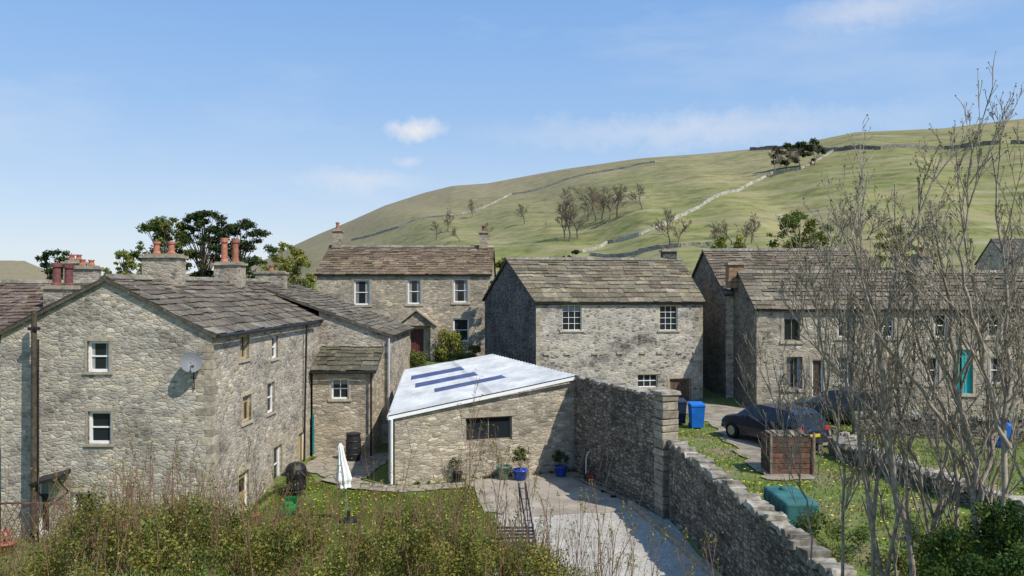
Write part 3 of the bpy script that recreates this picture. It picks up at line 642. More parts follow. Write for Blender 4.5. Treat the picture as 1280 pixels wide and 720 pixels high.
def curves(name,lines,mat,parent=None,res=0):
    cu=bpy.data.curves.new(name,'CURVE'); cu.dimensions='3D'; cu.bevel_depth=1.0; cu.bevel_resolution=res; cu.use_fill_caps=False
    for pts,rad in lines:
        sp=cu.splines.new('POLY'); sp.points.add(len(pts)-1)
        co=[];
        for p in pts: co+= [p[0],p[1],p[2],1]
        sp.points.foreach_set('co',co); sp.points.foreach_set('radius',rad)
    cu.materials.append(M[mat]); ob=bpy.data.objects.new(name,cu); S.collection.objects.link(ob)
    if parent: ob.parent=parent; ob.location=-parent.location
    return ob
def branch(lines,p,d,L,r,depth,nb,spread=.6,up=.25,tips=None,seg=5,shrink=.55,wob=.12,rmin=.004,start=.25):
    pts=[Vector(p)];rad=[r];dd=Vector(d).normalized()
    for i in range(seg):
        dd=(dd+Vector((random.gauss(0,wob),random.gauss(0,wob),random.gauss(0,wob)+up*.12))).normalized()
        pts.append(pts[-1]+dd*L/seg); rad.append(max(rmin*.7,r*(1-.75*(i+1)/seg)))
    lines.append((pts,rad))
    if depth<=0:
        if tips is not None: tips.append(pts[-1].copy())
        return
    for k in range(nb):
        t=start+(1-start)*(k+random.random()*.8)/nb; t=min(t,.98); i=int(t*seg); a=pts[i].lerp(pts[min(i+1,seg)],t*seg-i)
        loc=(pts[min(i+1,seg)]-pts[i]).normalized(); perp=loc.orthogonal().normalized(); perp.rotate(Quaternion(loc,random.uniform(0,6.28)))
        nd=(loc+perp*spread*random.uniform(.7,1.3)+Vector((0,0,up))).normalized()
        branch(lines,a,nd,L*shrink*random.uniform(.7,1.2)*(1.15-.5*t),max(rmin,rad[i]*.55),depth-1,nb if depth>1 else max(2,nb-1),spread,up,tips,max(3,seg-1),shrink,wob,rmin,start)
def leafy_tree(name,base,h,cr,n,size,mat,bark='barkd',clumps=26,trunkr=.25,zc=.62,flat=.6,lay=False):
    base=Vector(base); E=empty(name,base); lines=[]
    cs=[];rs=[]
    for k in range(clumps):
        a=random.uniform(0,6.28); rr=cr*math.sqrt(random.random())*.95; zz=random.uniform(-1,1)
        if lay: zz=random.choice([-.9,-.5,-.1,.25,.6,.9])+random.uniform(-.15,.15)
        f_=math.sqrt(max(.08,1-zz*zz*.85)); c=Vector((base.x+rr*f_*math.cos(a),base.y+rr*f_*math.sin(a),base.z+h*zc+zz*h*(1-zc)*.88)); cs.append(tuple(c)); rs.append(cr*random.uniform(.09,.26))
        if k%2==0:
            t=Vector((base.x,base.y,base.z+max(.2*h,(c.z-base.z)*.6))); mid=t.lerp(c,.5)+Vector((random.gauss(0,.1),random.gauss(0,.1),.1*h*.3))
            lines.append(([t,mid,c],[trunkr*.35,trunkr*.22,trunkr*.06]))
    lines.append(([base-Vector((0,0,.3)),base+Vector((.05*cr,0,h*.3)),base+Vector((0,.03*cr,h*.6)),base+Vector((.05,0,h*.9))],[trunkr,trunkr*.8,trunkr*.5,trunkr*.12]))
    curves('trunk_and_limbs',lines,bark,E,1)
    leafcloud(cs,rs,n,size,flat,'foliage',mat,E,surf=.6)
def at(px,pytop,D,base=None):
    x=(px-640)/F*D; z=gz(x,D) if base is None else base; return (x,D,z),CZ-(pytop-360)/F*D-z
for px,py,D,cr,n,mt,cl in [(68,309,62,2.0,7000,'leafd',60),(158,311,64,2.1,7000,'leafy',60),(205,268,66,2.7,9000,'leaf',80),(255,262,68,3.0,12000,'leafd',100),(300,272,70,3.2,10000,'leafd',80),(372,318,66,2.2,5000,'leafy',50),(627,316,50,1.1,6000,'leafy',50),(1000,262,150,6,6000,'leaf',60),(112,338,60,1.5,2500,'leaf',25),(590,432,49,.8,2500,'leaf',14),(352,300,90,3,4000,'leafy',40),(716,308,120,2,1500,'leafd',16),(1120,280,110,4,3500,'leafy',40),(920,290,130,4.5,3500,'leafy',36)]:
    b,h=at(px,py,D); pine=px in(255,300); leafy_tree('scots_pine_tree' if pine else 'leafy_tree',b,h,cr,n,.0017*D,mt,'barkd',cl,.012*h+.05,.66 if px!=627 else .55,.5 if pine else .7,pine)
lines=[]; b,h=at(186,285,63); branch(lines,b,(0,0,1),h*.75,.14,3,6,.55,.3,None,6,.45,.1,.02,.35); E=empty('leafless_tree',b); curves('branches',lines,'barkg',E,0)
shapes=[]
for s in range(5):
    lines=[]; branch(lines,(0,0,0),(random.uniform(-.1,.1),0,1),7,.22,3,7,.75,.2,None,5,.56,.13,.036,.22)
    o=curves('leafless_tree',lines,'barkg',None,0); shapes.append(o.data); bpy.data.objects.remove(o)
hl=[(655,254,280),(712,240,302),(745,230,276),(762,230,274),(772,233,272),(803,230,262),(722,258,298),(838,262,305),(560,263,290),(590,250,272),(735,246,275),(930,276,308),(895,280,310),(706,262,300),(752,236,275),(848,272,306),(968,184,216),(982,184,214),(1000,182,212),(1018,180,207),(1212,138,156),(575,280,302),(1050,262,305),(612,278,300),(940,268,304),(1085,255,300),(915,270,306),(545,275,300)]
for px,pt_,pb in hl:
    g=onhill(px,pb); H_=(pb-pt_)/F*g.y; sc=H_/9.0
    o=bpy.data.objects.new('leafless_tree',random.choice(shapes)); S.collection.objects.link(o); o.location=g-Vector((0,0,.3)); o.rotation_euler=(0,0,random.uniform(0,6)); o.scale=(sc*1.2,sc*1.2,sc)
cs=[];rs=[]
for px in range(972,1030,5):
    g=onhill(px,212-(px-965)*.12); 
    for q in range(3): cs.append((g.x+random.uniform(-2,2),g.y,g.z+random.uniform(2,12))); rs.append(random.uniform(1.0,2.4))
leafcloud(cs,rs,5000,.5,.7,'distant_trees','leafd')
cs=[];rs=[]
for px,pt_,pb in hl[:16]:
    g=onhill(px,pb); H_=(pb-pt_)/F*g.y
    for q in range(7): cs.append((g.x+random.gauss(0,H_*.22),g.y+random.gauss(0,1),g.z+H_*random.uniform(.35,.95))); rs.append(H_*random.uniform(.08,.16))
leafcloud(cs,rs,5500,.2,.8,'distant_tree_buds','haze')
cs=[];rs=[]
for px in list(range(330,600,6))+list(range(640,1060,7)):
    D=random.uniform(85,120); x=(px-640)/F*D; cs.append((x,D,gz(x,D)+random.uniform(.2,1.2))); rs.append(random.uniform(.5,1.7))
leafcloud(cs,rs,16000,.15,.8,'distant_scrub','leaf')
cs=[];rs=[]
for k in range(34):
    x=random.uniform(-8.3,-2.4); y=random.uniform(43,50); cs.append((x,y,gz(x,y)+random.uniform(.1,.8))); rs.append(random.uniform(.25,.6))
leafcloud(cs,rs,16000,.06,.9,'garden_shrub','leaf')
cs=[(-7.3+i*.4,42.5,1.6+random.uniform(0,.5)) for i in range(10)]; leafcloud(cs,[.5]*10,8000,.06,1.1,'privet_hedge','leafd')
cs=[(-4.2+random.uniform(-.7,.7),51.5,3.3+random.uniform(0,1.6)) for i in range(9)]; leafcloud(cs,[.5]*9,5000,.06,1,'climbing_shrub','leafy')
# ---- foreground hedge
prof=np.array([[-80,705],[20,700],[60,675],[90,648],[150,632],[220,622],[270,632],[320,644],[380,650],[420,662],[480,648],[540,643],[600,655],[650,680],[700,698],[740,714],[790,745]])
cs=[];rs=[]
for k in range(700):
    D=random.uniform(9.3,13.0); px=random.uniform(-120,760); zt=CZ-(np.interp(px,prof[:,0],prof[:,1])+18+10*math.sin(px*.045)-360)/F*D
    zz=zt-abs(random.gauss(0,.42))+ (random.random()<.25)*.18; x=(px-640)/F*D; cs.append((x,D,max(zz,gz(x,D)))); rs.append(random.uniform(.07,.27))
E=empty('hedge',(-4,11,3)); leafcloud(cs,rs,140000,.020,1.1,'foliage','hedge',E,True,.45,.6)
lines=[];tips=[]
for k in range(520):
    D=random.uniform(9.5,12.8); px=random.uniform(-60,760); zt=CZ-(np.interp(px,prof[:,0],prof[:,1])-360)/F*D; x=(px-640)/F*D
    z0=zt-.9; L=random.uniform(.75,1.3)
    if random.random()<.15: L+=random.uniform(.2,.7)
    branch(lines,(x,D,z0),(random.gauss(0,.2),random.gauss(0,.2),1),L,.009,1,4,.45,.35,tips,5,.4,.07,.0034,.4)
curves('twigs',lines,'twigr',E)
leafcloud([tuple(t) for t in tips],[.06]*len(tips),len(tips)*3,.016,1,'tip_leaves','hedge',E,False)
lines=[];tips=[]
for px,pyt,D in [(585,560,11),(600,520,11.5),(612,575,10.5),(630,590,11),(570,600,11),(648,600,11),(690,640,10),(195,560,11),(250,590,11),(180,600,10.5),(160,610,11),(225,585,11),(300,600,11),(560,620,10.8),(760,660,9.5),(790,668,9.5),(812,676,9.5),(740,650,9.8),(722,640,10.4),(850,690,9.2),(885,690,9.3),(670,620,10.6),(350,615,11),(120,615,11)]:
    top=P(px,pyt,D); bx=top.x+random.uniform(-.25,.25); b=Vector((bx,D,gz(bx,D))); v=top-b
    branch(lines,b,v,v.length*1.0,.012,2,5,.42,.35,tips,7,.36,.035,.0033,.4)
E2=empty('bare_shrub',(0,10.5,3)); curves('stems',lines,'twigr',E2)
leafcloud([tuple(t) for t in tips],[.05]*len(tips),len(tips)*4,.014,1,'buds','leafy',E2,False)
# ---- bare ash trees on the right
stems=[((1150,760),(1118,560),(1105,400),(1180,190),12,.085),((1228,760),(1218,600),(1190,430),(1165,250),11.5,.10),((1120,740),(1075,560),(1060,430),(1085,215),12.5,.06),((1240,700),(1255,560),(1262,400),(1240,190),11,.07),
 ((1052,745),(1055,600),(1035,480),(1010,330),13,.05),((1190,740),(1150,600),(1125,480),(1120,230),12.5,.06),((1275,740),(1285,560),(1300,420),(1280,240),11,.07),((1218,620),(1160,500),(1090,400),(1060,270),11.6,.05),((1255,560),(1225,430),(1205,320),(1215,180),11,.045),((1118,560),(1060,480),(1010,420),(985,380),12,.035),((1218,640),(1250,540),(1280,460),(1310,330),11.5,.05),((1160,760),(1170,640),(1195,520),(1240,340),12,.06),((1020,740),(1010,640),(985,560),(960,480),13,.03),
 ((1090,745),(1095,620),(1140,470),(1150,220),12.6,.05),((1200,740),(1235,560),(1225,430),(1190,160),12.2,.06),((1140,740),(1105,640),(1080,500),(1095,360),13.4,.045),((1262,745),(1240,620),(1275,500),(1262,300),12.4,.05),((1180,745),(1200,600),(1150,440),(1135,330),11.8,.05),((1100,745),(1120,600),(1085,470),(1040,380),12.4,.045)]
groups=[stems[0:3],stems[3:7],stems[7:13],stems[13:]]
for gi,gr in enumerate(groups):
    lines=[];tips=[]
    for s in gr:
        D=s[4]; c=[P(q[0],q[1],D) for q in s[:4]]
        if s[0][1]>=700: c[0]=Vector((c[0].x,D,gz(c[0].x,D)-.1))
        pts=[];rad=[]; n=16
        def cr(p0,p1,p2,p3,t): return .5*((2*p1)+(p2-p0)*t+(2*p0-5*p1+4*p2-p3)*t*t+(3*p1-p0-3*p2+p3)*t*t*t)
        ext=[c[0]*2-c[1]]+c+[c[3]*2-c[2]]
        for i in range(n+1):
            t=i/n*3; k=min(2,int(t)); q=cr(ext[k],ext[k+1],ext[k+2],ext[k+3],t-k)+Vector((random.gauss(0,.03),random.gauss(0,.03),0)); pts.append(q); rad.append(s[5]*(1-.88*i/n)*.68+.005)
        lines.append((pts,rad))
        for k in range(17):
            t=random.uniform(.2,.98); i=int(t*n); a=pts[i]; loc=(pts[min(i+1,n)]-pts[i-1]).normalized()
            az=random.uniform(0,6.28); perp=Vector((math.cos(az),math.sin(az),.1)); nd=(loc*.9+perp*.65+Vector((0,0,.35))).normalized()
            branch(lines,a,nd,random.uniform(.6,2.1)*(1.15-.5*t),max(.011,rad[i]*.5),2,4,.5,.34,tips,6,.46,.07,.0056,.3)
    E3=empty('bare_ash_tree',P(gr[0][0][0],720,gr[0][4])); curves('branches',lines,'bark',E3)
    leafcloud([tuple(t) for t in tips],[.025]*len(tips),len(tips)*3,.013,1,'buds','leafd',E3,False)
cs=[];rs=[]
for k in range(90):
    D=random.uniform(9.5,12.5); px=random.uniform(1150,1330); top=np.interp(px,[1140,1180,1230,1330],[710,655,625,600])+18*math.sin(px*.09); z=CZ-(top+random.uniform(10,140)-360)/F*D; cs.append(((px-640)/F*D,D,z)); rs.append(random.uniform(.1,.28))
leafcloud(cs,rs,28000,.028,1,'ivy_bush','ivy')
cs=[];rs=[]
for k in range(60):
    D=random.uniform(13,19); px=random.uniform(1010,1270); z=gz((px-640)/F*D,D)+random.uniform(0,.5); cs.append(((px-640)/F*D,D,z)); rs.append(random.uniform(.15,.35))
leafcloud(cs,rs,18000,.035,1,'low_shrub','leaf')
def pip(x,y,poly):
    ins=np.zeros(len(x),bool); j=len(poly)-1
    for i in range(len(poly)):
        xi,yi=poly[i];xj,yj=poly[j]; c=((yi>y)!=(yj>y))&(x<(xj-xi)*(y-yi)/(yj-yi+1e-9)+xi); ins^=c; j=i
    return ins
lawn=[(-9.4,29.5),(-10,26),(-10,19),(-.5,19),(-.3,27),(-1.4,31),(-4.3,29.9),(-6.4,30.4),(-8.2,32),(-9.6,35)]
yard=[(6.6,15),(6.1,26.5),(4.5,33),(3,38),(8.3,38),(8.7,33),(8.1,24),(9.4,24),(10.6,29),(12.4,37),(26,35),(26,14)]
Vs=[];Cs=[]
for poly,n,bx,pat in ((lawn,65000,(-10,0,19,35),.75),(yard,60000,(3,26,14,39),.3)):
    x=rng.uniform(bx[0],bx[1],n); y=rng.uniform(bx[2],bx[3],n); k=pip(x,y,poly)&(rng.random(n)<pat+(1-pat)*(np.sin(x*.9+2*np.sin(y*.6))*np.sin(y*.8+x*.4)>-.2)); x=x[k];y=y[k]; z=ground(x,y)-.02; m=len(x)
    clump=.6+.9*(np.sin(x*2.3+1.1*np.sin(y*1.7))*np.sin(y*2.1+x)*.5+.5)
    h=rng.uniform(.04,.11,m)*clump; a=rng.uniform(0,6.28,m); w=.022
    p0=np.stack([x-np.cos(a)*w,y-np.sin(a)*w,z],1); p1=np.stack([x+np.cos(a)*w,y+np.sin(a)*w,z],1); p2=np.stack([x+rng.normal(0,.03,m),y+rng.normal(0,.03,m),z+h],1)
    Vs.append(np.stack([p0,p1,p2],1).reshape(-1,3)); g=rng.uniform(.6,1.3,m); hu=rng.uniform(-.12,.4,m); Cs.append(np.repeat(np.stack([g*(1+hu),g,g*.9],1),3,0))
Vv=np.concatenate(Vs);npmesh('grass',Vv,np.arange(len(Vv)).reshape(-1,3),['blade'],np.concatenate(Cs))
dd=MB()
for k in range(1100):
    if k%3: x,y=random.uniform(6,15),random.uniform(18,38); ok=pip(np.array([x]),np.array([y]),yard)[0]
    else: x,y=random.uniform(-9,-1),random.uniform(24,34); ok=pip(np.array([x]),np.array([y]),lawn)[0]
    if ok:
        z=gz(x,y)+.09; r=.038; dd.poly([(x+r*math.cos(t),y+r*math.sin(t),z) for t in (0,1.26,2.5,3.77,5.0)],'dand'); 
dd.done('dandelions')
# weeds along wall feet
cs=[];rs=[]
for k in range(40):
    t=random.random(); f_=Frame((-4.75,31.1),(2.75,33.5)); q=f_.p(t*f_.L,.06,.1); cs.append(tuple(q)); rs.append(random.uniform(.05,.14))
for k in range(40):
    t=random.random(); cs.append((-10.1+.7*t+.15,26.5+10*t,-.35+.35*t)); rs.append(random.uniform(.06,.2))
leafcloud(cs,rs,6000,.025,1,'wall_foot_weeds','leaf')
# ------------------------------------------------------------------ yard objects
b=Vector((-5.6,26.3,0)); mb=MB(); mb.lathe(b,[(0,.1),(.28,.1),(.3,.06),(.3,0)],'dark',16); mb.lathe(b,[(.06,.1),(.05,.4),(.03,.42)],'dark',10); mb.cyl(b+Vector((0,0,.1)),b+Vector((-.28,0,2.72)),.022,.022,'grey',8)
n=24; top=b+Vector((-.28,0,2.7)); i0=len(mb.v); prof_=[(.02,0),(.07,-.12),(.11,-.5),(.17,-.95),(.22,-1.25),(.16,-1.4),(.20,-1.52)]
ax=Vector((-.1,0,1)).normalized()
for r,z in prof_:
    for k in range(n):
        t=2*math.pi*k/n; rr=r*(1+.28*math.cos(t*8+z*2)); mb.v.append(tuple(top+ax*z+Vector((rr*math.cos(t),rr*math.sin(t),0))))
for j in range(len(prof_)-1):
    for k in range(n): mb.f.append((i0+j*n+k,i0+j*n+(k+1)%n,i0+(j+1)*n+(k+1)%n,i0+(j+1)*n+k)); mb.m.append('canvas'); mb.c.append(1.0)
mb.done('garden_parasol',origin=b)
b=Vector((-8.55,30.4,-.02)); mb=MB(); mb.lathe(b,[(.36,.0),(.40,.12),(.38,.5),(.42,.7),(.40,.9),(.3,1.05),(.12,1.13),(0,1.14)],'dark',18); mb.box(b.x-.52,b.x+.5,b.y-.2,b.y+.2,b.z+.62,b.z+.7,'dark',1.5); mb.box(b.x-.3,b.x+.3,b.y-.3,b.y-.26,b.z,b.z+.06,'grey',.4); mb.done('covered_barbecue',origin=b,smooth=False)
b=Vector((-8.25,28.3,gz(-8.25,28.3))); mb=MB(); mb.box(b.x-.25,b.x+.25,b.y-.3,b.y+.3,b.z+.12,b.z+.34,'gplast'); mb.lathe(b+Vector((0,-.02,.3)),[(.2,0),(.19,.16),(.12,.2),(0,.21)],'gplast',14,.8)
for sx in(-.28,.28):
    for sy in(-.24,.26): mb.cyl(b+Vector((sx-.03,sy,.12)),b+Vector((sx+.03,sy,.12)),.12,.12,'dark',14)
for sx in(-.2,.2): mb.cyl(b+Vector((sx,.25,.3)),b+Vector((sx,.75,.95)),.015,.015,'dark',6)
mb.cyl(b+Vector((-.2,.75,.95)),b+Vector((.2,.75,.95)),.02,.02,'dark',6); mb.box(b.x-.2,b.x+.2,b.y+.3,b.y+.62,b.z+.2,b.z+.55,'gplast',.5); mb.done('lawn_mower',origin=b,bevel=.02)
b=Vector((-7.35,35.6,0)); mb=MB(); mb.lathe(b,[(.3,0),(.3,.02),(.34,.35),(.36,.6),(.34,.95),(.31,1.2),(.34,1.22),(.34,1.27),(.2,1.31),(0,1.32)],'dark',20,1.4)
for z in(.3,.6,.9): mb.lathe(b,[(.35,z),(.375,z+.03),(.35,z+.06)],'dark',20)
mb.cyl(b+Vector((0,-.33,.2)),b+Vector((0,-.42,.18)),.02,.02,'grey',6); mb.done('water_butt',origin=b,smooth=False)
def pot(px,D,r,h,mat,ph,leaf,nleaf,name='potted_plant',spr=.3,base=None):
    x=(px-640)/F*D; b=Vector((x,D,.05 if base is None else base)); E=empty(name,b); mb=MB(); mb.lathe(b,[(r*.7,0),(r*.75,.02),(r,h*.85),(r*1.08,h*.86),(r*1.08,h),(r*.92,h),(r*.9,h*.85),(0,h*.84)],mat,18); mb.done('pot',E,True)
    lines=[];tips=[]
    for k in range(7): branch(lines,b+Vector((random.uniform(-.05,.05),random.uniform(-.05,.05),h*.8)),(random.gauss(0,spr),random.gauss(0,spr),1),ph,.01,1,4,.6,.2,tips,4,.5,.1,.004)
    curves('stems',lines,'twigr',E); leafcloud([tuple(t) for t in tips],[.1]*len(tips),nleaf,.035,1,'leaves',leaf,E)
pot(572,31.6,.2,.38,'dark',.55,'leafd',300); pot(629,32.0,.27,.55,'tealglz',1.0,'leafy',160,spr=.4); pot(650.5,31.9,.32,.42,'blueglz',.75,'leaf',1400,spr=.25); pot(701,32.5,.27,.42,'blueglz',.55,'leafd',900)
pot(8,24.5,.3,.35,'terr',.4,'red',60,base=-.45); pot(318,27.6,.18,.3,'terr',.3,'leafy',200,base=-.42); pot(1020,30,.22,.35,'terr',.4,'leafy',300,base=2.0)
b=Vector((.1,22.3,.03)); mb=MB()
for i in range(5): mb.box(b.x-.55,b.x+.55,b.y+i*.1,b.y+i*.1+.07,b.z+.42,b.z+.45,'navy')
for i in range(4): mb.box(b.x-.55,b.x+.55,b.y+.5,b.y+.53,b.z+.52+i*.1,b.z+.58+i*.1,'navy')
for sx in(-.55,.51):
    mb.box(b.x+sx,b.x+sx+.04,b.y,b.y+.04,b.z,b.z+.65,'navy'); mb.box(b.x+sx,b.x+sx+.04,b.y+.5,b.y+.54,b.z,b.z+.95,'navy'); mb.box(b.x+sx,b.x+sx+.04,b.y-.02,b.y+.52,b.z+.63,b.z+.67,'navy')
mb.done('garden_bench',origin=b)
b=Vector((.3,23.4,.03)); mb=MB()
for sx in(0,.2): mb.cyl(b+Vector((sx+.25,0,0)),b+Vector((sx-.1,.25,2.0)),.025,.025,'navy',8)
for i in range(6): 
    t=(i+.7)/6.3; q=b+Vector((.25-.35*t,.25*t,2.0*t)); mb.cyl(q,q+Vector((.2,0,0)),.015,.015,'navy',6)
for sx in(0,.2): mb.cyl(b+Vector((sx+.05,.9,0)),b+Vector((sx-.1,.25,1.95)),.018,.018,'navy',8)
mb.done('folding_stepladder',origin=b)
def bin_(x,y,z,mat):
    mb=MB(); b=Vector((x,y,z))
    lo=[(-.24,-.26),(.24,-.26),(.24,.26),(-.24,.26)]; up=[(-.29,-.34),(.29,-.34),(.29,.34),(-.29,.34)]
    L=[b+Vector((p[0],p[1],.06)) for p in lo]; U=[b+Vector((p[0],p[1],.95)) for p in up]
    for k in range(4): mb.poly([L[k],L[(k+1)%4],U[(k+1)%4],U[k]],mat)
    mb.poly(L[::-1],mat); mb.box(x-.31,x+.31,y-.36,y+.36,z+.95,z+1.0,mat); mb.obox((x-.3,y-.36,z+1.0),(.6,0,0),(0,.7,.06),(0,0,.04),mat,1.1)
    mb.cyl((x-.27,y+.4,z+1.02),(x+.27,y+.4,z+1.02),.02,.02,mat,8)
    for s in(-.27,.23): mb.cyl((x+s,y+.27,z+.1),(x+s+.05,y+.27,z+.1),.1,.1,'tyre',12)
    mb.done('wheelie_bin',origin=b,bevel=.015)
bin_(7.9,32.9,2.0,'bluep'); bin_(7.35,33.9,2.0,'navy')
b=Vector((9.0,25.2,2.0)); mb=MB()
for i in range(7):
    z=b.z+.02+i*.17
    mb.box(b.x-.65,b.x+.65,b.y-.5,b.y-.46,z,z+.15,'rust',random.uniform(.5,1.2)); mb.box(b.x-.65,b.x+.65,b.y+.46,b.y+.5,z,z+.15,'rust'); mb.box(b.x-.69,b.x-.655,b.y-.46,b.y+.46,z,z+.15,'rust',.8); mb.box(b.x+.655,b.x+.69,b.y-.46,b.y+.46,z,z+.15,'rust')
for k in range(7): mb.obox(b+Vector((-.62+k*.17,-.5+random.uniform(0,.1),1.18+random.uniform(0,.06))),(.14,0,0),(.05,.9,.03),(0,0,.03),'wood',random.uniform(.4,1))
for sx in(-.72,.66): mb.box(b.x+sx,b.x+sx+.07,b.y-.58,b.y-.51,b.z,b.z+1.35,'wood',.8)
mb.done('compost_bin',origin=b,bevel=.008)
b=Vector((7.1,19.6,1.6)); mb=MB(); mb.box(b.x-.42,b.x+.42,b.y-.85,b.y+.85,b.z+.15,b.z+1.15,'gtank'); 
for i in range(5): mb.box(b.x-.45,b.x+.45,b.y-.75+i*.34,b.y-.62+i*.34,b.z+.2,b.z+1.1,'gtank',.85)
mb.lathe(b+Vector((0,.4,1.15)),[(.14,0),(.14,.08),(0,.1)],'gtank',14); mb.box(b.x-.4,b.x+.4,b.y-.7,b.y+.7,b.z,b.z+.147,'quoin'); mb.done('oil_tank',origin=b,bevel=.07)
def car(x,y,z,rot,paint):
    st=[(-2.08,.45,.72,.76,.70,.66),(-2.03,.30,.93,.97,.80,.70),(-1.72,.27,.98,1.36,.86,.64),(-1.35,.27,.97,1.46,.88,.63),(0,.25,.95,1.50,.88,.64),(.5,.25,.94,1.42,.88,.62),(1.15,.25,.93,.98,.87,.76),(1.75,.28,.82,.86,.84,.70),(2.05,.35,.66,.69,.72,.62)]
    R=[]
    for xx,zb,zl,zr,wb,wr in st: R.append([(xx,-wb*.93,zb),(xx,-wb,(zb+zl)/2),(xx,-wb*.97,zl),(xx,-wr,zr),(xx,wr,zr),(xx,wb*.97,zl),(xx,wb,(zb+zl)/2),(xx,wb*.93,zb)])
    mb=MB()
    for i in range(len(R)-1):
        for k in range(8):
            k2=(k+1)%8; g=paint
            if k in(2,4) and 2<=i<=4: g='glass'
            if k==3 and i in(1,5): g='glass'
            mb.poly([R[i][k],R[i][k2],R[i+1][k2],R[i+1][k]],g)
    mb.poly(R[0],paint); mb.poly(R[-1][::-1],paint)
    for xx in(-1.7,-.62,.5):
        for s in(-1,1): mb.obox((xx,s*.875,.95),(.07,0,0),(0,-s*.03,0),(0,-s*.23,.5 if xx<.4 else .44),paint)
    for s in(-1,1):
        for xx in(-1.28,1.3):
            mb.cyl((xx,s*.72,.32),(xx,s*.90,.32),.32,.32,'tyre',20); mb.cyl((xx,s*.9,.32),(xx,s*.915,.32),.2,.19,'alloy',10)
        mb.box(-2.07,-1.98,min(s*.78,s*.52),max(s*.78,s*.52),.72,.92,'red'); mb.box(1.97,2.06,min(s*.7,s*.45),max(s*.7,s*.45),.56,.68,'white')
        mb.box(.45,.6,min(s*.9,s*1.02),max(s*.9,s*1.02),.93,1.05,paint)
    mb.box(-2.11,-2.085,-.26,.26,.55,.67,'plate'); mb.box(-2.12,-1.95,-.78,.78,.32,.46,'dark',1.5); mb.box(1.95,2.09,-.72,.72,.34,.46,'dark')
    ob=mb.done('parked_car'); ob.location=(x,y,z); ob.rotation_euler=(0,0,rot)
    wd=ob.modifiers.new('w','WELD'); wd.merge_threshold=.001
    mo=ob.modifiers.new('b','BEVEL'); mo.width=.04; mo.segments=3; mo.limit_method='ANGLE'; mo.angle_limit=math.radians(25)
    return ob
car(10.1,29.8,2.02,math.radians(116),'carblue'); car(14.6,34.3,2.02,math.radians(150),'cargrey')
b=Vector((18.6,29,2.0)); mb=MB(); mb.lathe(b,[(.28,0),(.3,.1),(.31,.45),(.3,.85),(.27,.9),(0,.91)],'bluep',16); mb.done('blue_drum',origin=b)
b=Vector((-15.87,25.5,-.5)); mb=MB(); mb.cyl(b,b+Vector((0,0,7.75)),.11,.085,'wood',12,.28); mb.box(b.x-.14,b.x+.14,b.y-.12,b.y+.12,6.6,6.7,'dark'); mb.cyl(b+Vector((.14,0,0)),b+Vector((.14,0,6.8)),.03,.03,'dark',6); mb.done('utility_pole',origin=b)
mb=MB(); b=Vector((-16.6,24.7,-.45))
for i in range(9):
    for s in(0,1):
        a=b+Vector((i*.2-.1,s*.02,0)); e=a+Vector((.8 if s else -.8,0,1.5)); mb.cyl(a,e,.012,.012,'rust',5)
mb.box(b.x-.8,b.x+2.2,b.y-.03,b.y+.03,b.z+1.5,b.z+1.55,'rust'); mb.done('garden_trellis',origin=b)
mb=MB()
pc=[Vector((10.2,41.2,4.4)).lerp(Vector((12.2,38,4.3)),t/10)-Vector((0,0,.25*math.sin(t/10*math.pi))) for t in range(11)]
for a,b in zip(pc[:-1],pc[1:]): mb.cyl(a,b,.012,.012,'dark',5)
mb.done('overhead_cable')
mb=MB(); b=Vector((15.5,28,2)); mb.cyl(b,b+Vector((0,0,1.6)),.05,.05,'wood',8); mb.cyl(b+Vector((4,.5,0)),b+Vector((4,.5,1.6)),.05,.05,'wood',8); mb.cyl(b+Vector((0,0,1.5)),b+Vector((4,.5,1.5)),.008,.008,'dark',5); mb.done('washing_line',origin=b)
# ------------------------------------------------------------------ light, sky, camera
sv=Vector((.62,-.52,.95)).normalized()
l=bpy.data.lights.new('sun','SUN'); l.energy=5.0; l.angle=math.radians(.5); l.color=(1,.94,.84)
lo=bpy.data.objects.new('sun',l); S.collection.objects.link(lo); lo.rotation_euler=sv.to_track_quat('Z','Y').to_euler(); lo.location=(20,-20,40)
w=bpy.data.worlds.new('World'); S.world=w; w.use_nodes=True; nt=w.node_tree; bg=nt.nodes['Background']
sk=N(nt,'ShaderNodeTexSky',sky_type='NISHITA'); sk.sun_disc=False; sk.sun_elevation=math.asin(sv.z); sk.sun_rotation=math.atan2(sv.x,sv.y); sk.air_density=1.0; sk.dust_density=.6; sk.ozone_density=1.5; sk.altitude=200
tc=N(nt,'ShaderNodeTexCoord').outputs['Generated']
sp=N(nt,'ShaderNodeSeparateXYZ'); nt.links.new(tc,sp.inputs[0])
grad=ramp(nt,sp.outputs[2],(0.0,(5.0,5.5,6.0)),(.10,(3.7,4.7,6.1)),(.22,(2.35,3.8,6.1)),(.40,(1.4,2.95,5.9)))
skc=mixc(nt,.8,sk.outputs[0],grad)
nw=N(nt,'ShaderNodeMapping'); nw.inputs['Scale'].default_value=(2.2,2.2,9); nw.inputs['Rotation'].default_value=(0,.12,0); nt.links.new(tc,nw.inputs[0])
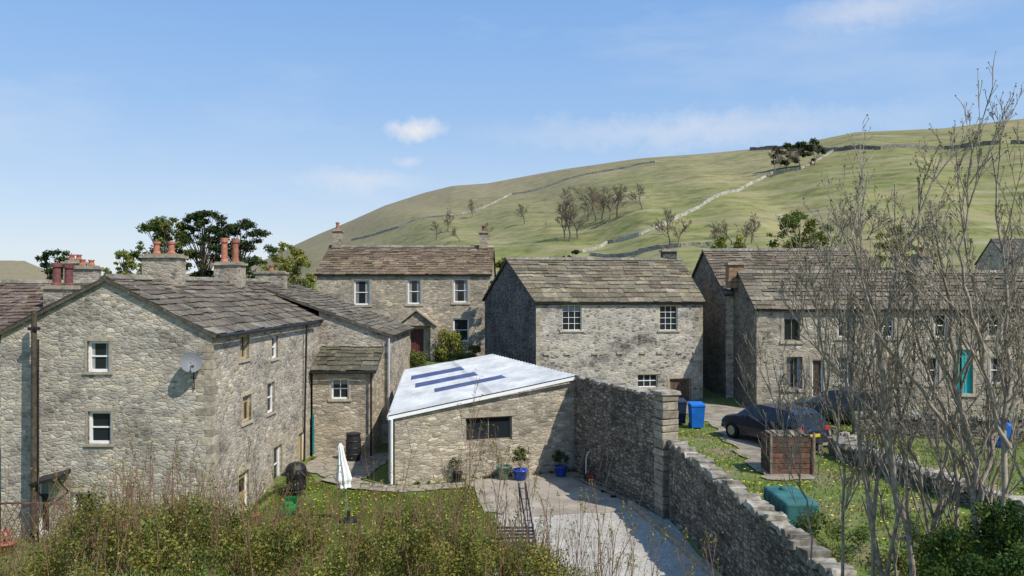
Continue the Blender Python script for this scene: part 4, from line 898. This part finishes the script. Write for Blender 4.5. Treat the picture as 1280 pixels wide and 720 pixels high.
n1=noise(nt,nw.outputs[0],1.3,5,.6); wis=ramp(nt,n1.outputs[0],(.50,0.),(.85,.35))
c=mixc(nt,wis,skc,(5.4,5.7,6.1))
cn=noise(nt,tc,30,5,.7)
def puff(px,py,sx,sz,c,amt,k=.022,col=(6.1,6.0,6.0)):
    d=Vector(((px-640)/F,1,(360-py)/F)).normalized()
    sb=N(nt,'ShaderNodeVectorMath',operation='SUBTRACT'); nt.links.new(tc,sb.inputs[0]); sb.inputs[1].default_value=d
    ad=N(nt,'ShaderNodeVectorMath',operation='MULTIPLY_ADD'); nt.links.new(cn.outputs['Color'],ad.inputs[0]); ad.inputs[1].default_value=(k,k,k*.7); nt.links.new(sb.outputs[0],ad.inputs[2])
    s3=N(nt,'ShaderNodeVectorMath',operation='SUBTRACT'); nt.links.new(ad.outputs[0],s3.inputs[0]); s3.inputs[1].default_value=(k/2,k/2,k*.35)
    s2=N(nt,'ShaderNodeVectorMath',operation='MULTIPLY'); nt.links.new(s3.outputs[0],s2.inputs[0]); s2.inputs[1].default_value=(1/sx,1/sx,1/sz)
    ln=N(nt,'ShaderNodeVectorMath',operation='LENGTH'); nt.links.new(s2.outputs[0],ln.inputs[0])
    return mixc(nt,ramp(nt,ln.outputs['Value'],(.1,amt),(1.0,0.)),c,col)
c=puff(519,162,.044,.018,c,.85,.05); c=puff(512,201,.022,.009,c,.35,.03); c=puff(1085,10,.10,.025,c,.4,.06); c=puff(860,163,.30,.028,c,.35,.08); c=puff(455,225,.10,.018,c,.35,.06)
nt.links.new(c,bg.inputs[0]); bg.inputs[1].default_value=.145
w.cycles.sampling_method='MANUAL'; w.cycles.sample_map_resolution=256
cam=bpy.data.cameras.new('camera'); co=bpy.data.objects.new('camera',cam); S.collection.objects.link(co); co.location=(0,0,CZ); co.rotation_euler=(math.radians(90),0,0)
cam.sensor_width=36; cam.lens=27; cam.clip_end=6000; cam.clip_start=.1; S.camera=co
S.view_settings.view_transform='Standard'; S.view_settings.look='None'; S.view_settings.exposure=0
print('OBJS',len(bpy.data.objects))
